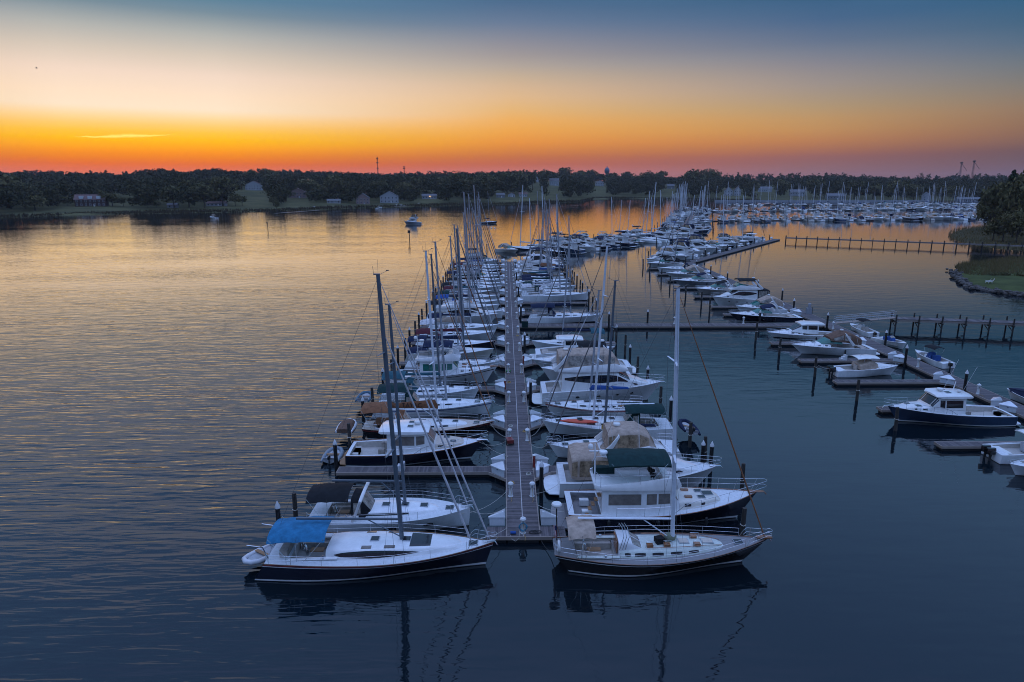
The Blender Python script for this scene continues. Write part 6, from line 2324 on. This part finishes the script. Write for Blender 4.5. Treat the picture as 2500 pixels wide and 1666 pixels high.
# reed fringe along the far bank
out = []
rg = np.random.default_rng(23)
for k in range(15000):
    x = rg.uniform(-760, 330)
    y = shore_y(x) + abs(rg.normal()) * 9
    a_ = rg.uniform(0, 6.28)
    hh = rg.uniform(.9, 2.2) * (.7 + .5 * math.sin(x * .03) ** 2)
    z0 = max(ground_z(x, y), 0)
    out += [(x - .5 * math.cos(a_), y - .5 * math.sin(a_), z0 - .1), (x + .5 * math.cos(a_), y + .5 * math.sin(a_), z0 - .1), (x + rg.normal() * .3, y, z0 + hh)]
me = np_mesh('bank_reeds', np.array(out), 3)
me.materials.append(leaf_material('bank_reed', (.030, .028, .014), (.090, .065, .034)))
o = bpy.data.objects.new('bank_reeds', me)
C.objects.link(o)
tag(o, 'dark reed fringe along the far bank', 'reeds', kind='stuff')


# small boats and landing stages of the far shore
def landing(label, a, b, w_=2.0, z=.9):
    t = thing('landing_stage', label, 'landing stage', (0, 0, 0), 0)
    m = MB()
    strip_box(m, a[:2], b[:2], w_, z - .15, z)
    m.build('deck', FASCIA, t, 0)
    L_ = (b - a).length
    for k in range(max(2, int(L_ / 6))):
        q = lerp(a, b, k / max(1, int(L_ / 6) - 1))
        MB().tube([(q.x, q.y, -1), (q.x, q.y, z + .8)], .2, 5).build('pile', PILEW, t, 60)
    return t


for lb, a, b in (('pale landing stage below the meadow house', at(672, 524), at(780, 516)), ('low landing stage by the brown waterside house', at(850, 505), at(905, 504)), ('landing stage with small boats below the white house', at(962, 507), at(996, 506)), ('bent landing stage below the lamp-lit cottage', at(1036, 502), at(1088, 502)), ('old broken pier in front of the marsh', at(1370, 506), at(1412, 505)), ('long stage below the cottages', at(1175, 498), at(1240, 497))):
    landing(lb, a, b)
for lb, x, y in (('small white skiff moored under the meadow trees', 768, 511), ('white cabin boat at the brown house stage', 926, 510), ('white workboat at the white house stage', 968, 505), ('open boat on the white house stage', 980, 505), ('pontoon boat moored left of the lamp-lit cottage', 1022, 502), ('rowing boat under the left shore trees', 521, 534)):
    p = at(x, y)
    b_, _ = console_boat(lb, 4, -4, 0, 1, B=2.9, lod=1, ttop='white', fb=1.5)
    b_.location = p
    b_.rotation_euler = (0, 0, rnd.uniform(0, 3))
p = at(2050, 491)
t = thing('breakwater', 'long pale wave screen closing the back of the far marina', 'breakwater')
m = MB()
strip_box(m, at(1745, 493)[:2], at(2262, 493)[:2], 1.2, -.5, 2.0)
m.build('screen', mat('pale_concrete', (.34, .35, .38), .8), t, 0)
# gull
t = thing('gull', 'lone gull gliding high in the pale sky', 'bird', (-78, 122, 43.3), .6)
t.scale = (.6, .6, .6)
MB().loft([[(x, r * math.cos(a), r * math.sin(a)) for a in [2 * PI * k / 8 for k in range(8)]] for x, r in ((-.32, .02), (-.15, .07), (.08, .09), (.22, .05), (.34, .015))], True).build('body', mat('gull_grey', (.1, .1, .11), .8), t, 60)
for s in (1, -1):
    MB().loft([[(.1 - .1 * q, s * y, z + .02), (.18 - .06 * q, s * y, z), (-.08 - .1 * q, s * y, z)] for q, y, z in ((0, .05, 0), (.4, .4, .16), (1, .85, .05))], True).build('wing', mat('gull_grey', (.1, .1, .11), .8), t, 60)

# ------------------------------------------------------------------ the wooded point on the right
def mound(name, label, pts, h, m, rows=4):
    c = Vector((sum(p.x for p in pts) / len(pts), sum(p.y for p in pts) / len(pts), 0))
    rings = []
    for k in range(rows + 1):
        q = k / rows
        rings.append([(lerp(p.x, c.x, q ** 1.5 * .97), lerp(p.y, c.y, q ** 1.5 * .97), -.4 + (h + .4) * (1 - (1 - q) ** 5)) for p in pts])
    o = MB().loft(rings, True, False, True).build(name, m, None, 60)
    return tag(o, label, 'ground', kind='structure')


s_pts = [at(x, y) for x, y in ((2330, 662), (2340, 678), (2352, 694), (2375, 704), (2410, 711), (2450, 718), (2500, 724), (2620, 735), (2700, 700), (2620, 640), (2500, 630), (2430, 636), (2380, 642), (2345, 650))]
mound('lawn_point', 'mown lawn on a low point edged with stones', s_pts, .8, mat('lawn', (.075, .090, .030), .95, var=.2, scale=.2, spec=.1))
n_pts = [at(x, y) for x, y in ((2314, 573), (2318, 582), (2335, 592), (2370, 600), (2420, 608), (2500, 616), (2700, 622), (2800, 560), (2620, 535), (2500, 542), (2420, 552), (2360, 558), (2330, 564))]
mound('marsh_point', 'marshy wooded point', n_pts, .9, MARSH)
# riprap
rg = np.random.default_rng(11)
edge_pts = s_pts[0:8]
for k in range(150):
    i = rg.integers(0, 7)
    p = lerp(edge_pts[i], edge_pts[i + 1], rg.random())
    if k == 0:
        rip = MB()
    s = rg.uniform(.4, .85)
    z0 = rg.uniform(0, .55)
    off = Vector((rg.normal() * .8, rg.normal() * .6 + z0 * 1.2, 0))
    rings = [[(p.x + off.x + s * r * math.cos(a + k) * rg.uniform(.75, 1.2), p.y + off.y + s * r * math.sin(a + k) * rg.uniform(.75, 1.2), z0 + s * zz) for a in [2 * PI * j / 6 for j in range(6)]] for r, zz in ((.5, -.5), (1, -.1), (.8, .4), (.3, .6))]
    rip.loft(rings, True)
tag(rip.build('riprap', mat('riprap_stone', (.10, .085, .075), .9, var=.3), None, 0), 'dark riprap stones piled round the lawn point', 'stones', kind='stuff')


def inside(x, y, pts):
    c_ = False
    for a, b in zip(pts, pts[1:] + pts[:1]):
        if (a.y > y) != (b.y > y) and x < (b.x - a.x) * (y - a.y) / (b.y - a.y) + a.x:
            c_ = not c_
    return c_


def reeds(name, label, pts, n_, h, m, test=None):
    rg_ = np.random.default_rng(17)
    xs0, xs1 = min(p.x for p in pts), max(p.x for p in pts)
    ys0, ys1 = min(p.y for p in pts), max(p.y for p in pts)
    out = []
    while len(out) < n_ * 3:
        x, y = rg_.uniform(xs0, xs1), rg_.uniform(ys0, ys1)
        if not inside(x, y, pts) or (test and not test(x, y)):
            continue
        a = rg_.uniform(0, 6.28)
        wv = .10
        hh = h * rg_.uniform(.6, 1.2) * (.8 + .3 * math.sin(x * .5) * math.sin(y * .4))
        out += [(x - wv * math.cos(a), y - wv * math.sin(a), .2), (x + wv * math.cos(a), y + wv * math.sin(a), .2), (x + rg_.normal() * .2, y + rg_.normal() * .2, .5 + hh)]
    me = np_mesh(name, np.array(out), 3)
    me.materials.append(m)
    o = bpy.data.objects.new(name, me)
    C.objects.link(o)
    return tag(o, label, 'reeds', kind='stuff')


REED = leaf_material('reed', (.060, .068, .024), (.20, .140, .062))
r_pts = [at(x, y) for x, y in ((2331, 656), (2338, 668), (2365, 678), (2400, 680), (2440, 676), (2520, 676), (2620, 672), (2620, 645), (2500, 634), (2430, 640), (2380, 645), (2345, 652))]
reeds('reed_bed', 'brown and green reeds behind the lawn', r_pts, 9000, 1.5, REED)
reeds('marsh_reeds', 'tall green marsh reeds round the wooded point', n_pts, 14000, 1.6, REED)
for x, y, wd, h in ((2424, 672, 24, 12), (2452, 672, 30, 14), (2492, 674, 26, 13)):
    p = at(x, y, .8)
    s = p.y / FPX
    t = plant(PROT[1], p.x, p.y, .1 - h * s * .35, h * s * 1.45, wd * s, 'rounded shrub at the back of the lawn', 'shrubs behind the lawn')
    t.name = 'shrub'
    t['category'] = 'shrub'
for k, (x, y, wd, h) in enumerate(((2412, 566, 64, 104), (2436, 576, 84, 132), (2472, 580, 92, 140), (2506, 585, 96, 146), (2452, 566, 60, 140), (2490, 568, 90, 152), (2540, 590, 100, 160), (2402, 560, 40, 60), (2424, 588, 54, 60), (2448, 590, 60, 74), (2480, 594, 66, 80), (2510, 598, 70, 84), (2462, 572, 80, 120), (2430, 562, 70, 112))):
    p = at(x, y, .9)
    s = p.y / FPX
    pine = k == 4
    plant(PPROT[0] if pine else PROT[k % 6], p.x, p.y, .3, h * s * 1.03, wd * s * (1.5 if pine else 1.05), ('lone pine among the trees of the marshy point' if pine else 'dense dark tree on the marshy point by the creek pier'), 'trees on the wooded point')
t = None
for k, (x, y, rz_) in enumerate(((2410, 691, 2.5), (2418, 691, 2.6))):
    p = at(x, y, .8)
    t = thing('garden_chair', 'white slatted garden chair facing the water on the lawn', 'chair', (p.x, p.y, .75), rz_, 'pair of white garden chairs')
    for j in range(5):
        MB().box((0, -.32 + .16 * j, .36), (.62, .13, .03)).build('seat_slat', WHITE, t, 0)
        q = -.32 + .16 * j
        MB().add([(-.3, q - .065, .3), (-.3, q + .065, .3), (-.72, q + .065, 1.12), (-.72, q - .065, 1.12), (-.33, q - .065, .3), (-.33, q + .065, .3), (-.75, q + .065, 1.12), (-.75, q - .065, 1.12)], [(0, 1, 2, 3), (7, 6, 5, 4), (0, 3, 7, 4), (1, 5, 6, 2), (3, 2, 6, 7)]).build('back_slat', WHITE, t, 0)
    for s in (1, -1):
        MB().box((0, s * .44, .58), (.8, .14, .03)).build('arm', WHITE, t, 0)
        MB().box((.33, s * .40, .28), (.06, .06, .58)).build('leg', WHITE, t, 0)
        MB().box((-.30, s * .40, .28), (.06, .06, .58)).build('leg', WHITE, t, 0)

# ------------------------------------------------------------------ the far marina
def far_protos():
    P_ = {}
    W2 = dict(lod=2)
    P_['sail'], _ = sailboat('white sailboat with a bare mast moored in the far marina', 6, -6, 0, 1, B=3.7, mastx=.07, top=22.0, r=.19, mastm=WHITEMAST, cover='navy', furl='pale', lod=2)
    P_['sail2'], _ = sailboat('white sailboat with blue sail cover moored in the far marina', 5.5, -5.5, 0, 1, B=3.6, mastx=.07, top=19.5, r=.19, mastm=WHITEMAST, cover='royal', furl='pale', dod='royal', lod=2)
    P_['navysail'], _ = sailboat('dark hulled sailboat moored in the far marina', 6, -6, 0, 1, B=3.7, hullm=NAVY, mastx=.07, top=23.0, r=.19, mastm=WHITEMAST, cover='pale', furl='pale', lod=2)
    P_['express'], _ = express('white sport cruiser with navy canvas moored in the far marina', 5.5, -5.5, 0, 1, B=3.7, cv='navy', lod=1, top='canvas')
    P_['sedan'], _ = sedan('white flybridge yacht with canvas bridge moored in the far marina', 6, -6, 0, 1, B=4.4, cv='navy', lod=1, bim='encl')
    P_['trawl'], _ = trawler('white trawler yacht moored in the far marina', 6, -6, 0, 1, B=4.4, hullm=WHITE, cv='black', lod=1, rail=None, deckm=WHITE)
    P_['down'], _ = downeast('navy workboat style cruiser moored in the far marina', 5.5, -5.5, 0, 1, B=4.0, hullm=NAVY, lod=1)
    P_['sport'], _ = sedan('white sport yacht with a tan bridge canopy moored in the far marina', 6.2, -6.2, 0, 1, B=4.4, cv='tan', lod=1, bim='bimini')
    P_['bluesedan'], _ = sedan('blue hulled flybridge yacht moored in the far marina', 6, -6, 0, 1, B=4.4, cv='black', lod=1, bim='bimini', hullm=BLUEH)
    P_['tanexpress'], _ = express('cream sport cruiser with tan canvas moored in the far marina', 5.2, -5.2, 0, 1, B=3.6, cv='tan', lod=1, top='canvas', hullm=CREAM)
    P_['navytrawl'], _ = trawler('navy trawler yacht moored in the far marina', 6, -6, 0, 1, B=4.4, hullm=NAVY, cv='navy', lod=1, deckm=WHITE)
    P_['greensail'], _ = sailboat('white sailboat with green canvas moored in the far marina', 5.8, -5.8, 0, 1, B=3.7, mastx=.06, top=20, r=.18, cover='green', furl='green', dod='green', lod=2)
    P_['hard'], _ = express('white hardtop cruiser moored in the far marina', 5.4, -5.4, 0, 1, B=3.8, hard=True, arch=False, lod=1)
    P_['open'], _ = console_boat('small open fishing boat moored in the far marina', 3.8, -3.8, 0, 1, B=2.7, lod=1, ttop='navy', motors=2)
    return P_


FP = far_protos()
for o in list(C.objects):
    if o.parent:
        KIDS.setdefault(o.parent.name, []).append(o)
fused = set()


def far_boat(kind, x, y, rz, group='boats moored in the far marina', label=None, sc=1.0):
    p = FP[kind]
    if kind in fused or label:
        o = copy_tree(p, (x, y, 0), rz)
    else:
        fused.add(kind)
        o = p
        o.location = (x, y, 0)
        o.rotation_euler = (0, 0, rz)
    o.scale = (sc, sc, sc)
    o['group'] = group
    if label:
        o['label'] = label
    return o


def row(a, b, n_, kinds, face=None, group='boats moored in the far marina', off=7.5, both=True, labels=None, dock=True, seed=1):
    rg_ = random.Random(seed)
    a, b = Vector(a[:2]), Vector(b[:2])
    t_ = (b - a).normalized()
    n2 = Vector((-t_.y, t_.x))
    if dock:
        dock_run('marina_dock', 'floating dock hidden among the boats of the far marina', a[:], b[:], 2.0, group='docks of the far marina', seed=seed, pitch=.6)
    for side in ((1, -1) if both else (face,)):
        for k in range(n_):
            q = a + t_ * ((k + .5 + rg_.uniform(-.12, .12)) * (b - a).length / n_) + n2 * side * (off + rg_.uniform(-.4, .8))
            if rg_.random() < .07:
                continue
            kd = rg_.choice(kinds)
            out = math.atan2(n2.y * side, n2.x * side)
            rz = out + (PI if rg_.random() < .55 else 0)
            far_boat(kd, q.x, q.y, rz, group, labels[kd] if labels else None, rg_.uniform(.72, 1.14))
            e = a + t_ * (k * (b - a).length / n_) + n2 * side * (off + 7.2)
            if k % 2 == 0:
                pile('wood', e.x, e.y)


MIX = ['sail', 'sail2', 'navysail', 'express', 'sedan', 'trawl', 'sport', 'down', 'sail', 'bluesedan', 'tanexpress', 'greensail', 'hard', 'navytrawl', 'open']
MOT = ['express', 'sedan', 'trawl', 'sport', 'down', 'bluesedan', 'tanexpress', 'navytrawl', 'hard', 'open', 'sail2', 'greensail']
SAI = ['sail', 'sail2', 'navysail', 'sail', 'express', 'greensail', 'hard']
row(at(1735, 541), at(2395, 535), 27, MOT, seed=2)
row(at(1700, 518), at(2400, 511), 32, MIX, seed=3)
row(at(1780, 503), at(2390, 500), 34, SAI, seed=4)
row((86, 334), (176, 640), 30, MIX + ['sail', 'sail2'], seed=6)
DG = {k: s.replace('moored in the far marina', 'on the dock beyond the main dock') for k, s in ((k, FP[k]['label']) for k in FP)}
row((5, 238), (86, 328), 18, ['sedan', 'express', 'sport', 'trawl', 'sail', 'sail2', 'navysail', 'sail', 'bluesedan', 'navysail', 'tanexpress', 'hard', 'navytrawl'], group='boats on the dock beyond the main dock', labels=DG, off=8.2, seed=9)
DH = {k: s.replace('moored in the far marina', 'on the bend of the outer dock') for k, s in ((k, FP[k]['label']) for k in FP)}
row((60, 215), (116, 294), 16, ['sail', 'sail2', 'express', 'sedan', 'navysail', 'greensail', 'tanexpress', 'hard'], face=1, both=False, group='boats on the bend of the outer dock', labels=DH, off=8.6, dock=False, seed=12)
for k in FP:
    if k not in fused:
        far_boat(k, 200 + 5 * len(fused), 470, PI / 2)

# ------------------------------------------------------------------ the evening air
hz = MB().box((0, 1500, 33), (9000, 5400, 74)).build('haze', mat('haze', (1, 1, 1)), None, 0)
hm = bpy.data.materials.new('haze_air')
hm.use_nodes = True
ht = hm.node_tree
ht.nodes.clear()
pv = ht.nodes.new('ShaderNodeVolumePrincipled')
pv.inputs['Color'].default_value = (.80, .84, .95, 1)
pv.inputs['Density'].default_value = .00006
pv.inputs['Anisotropy'].default_value = .2
ho = ht.nodes.new('ShaderNodeOutputMaterial')
ht.links.new(pv.outputs[0], ho.inputs['Volume'])
hz.data.materials.clear()
hz.data.materials.append(hm)
tag(hz, 'thin evening haze over the creek', 'haze', kind='stuff')
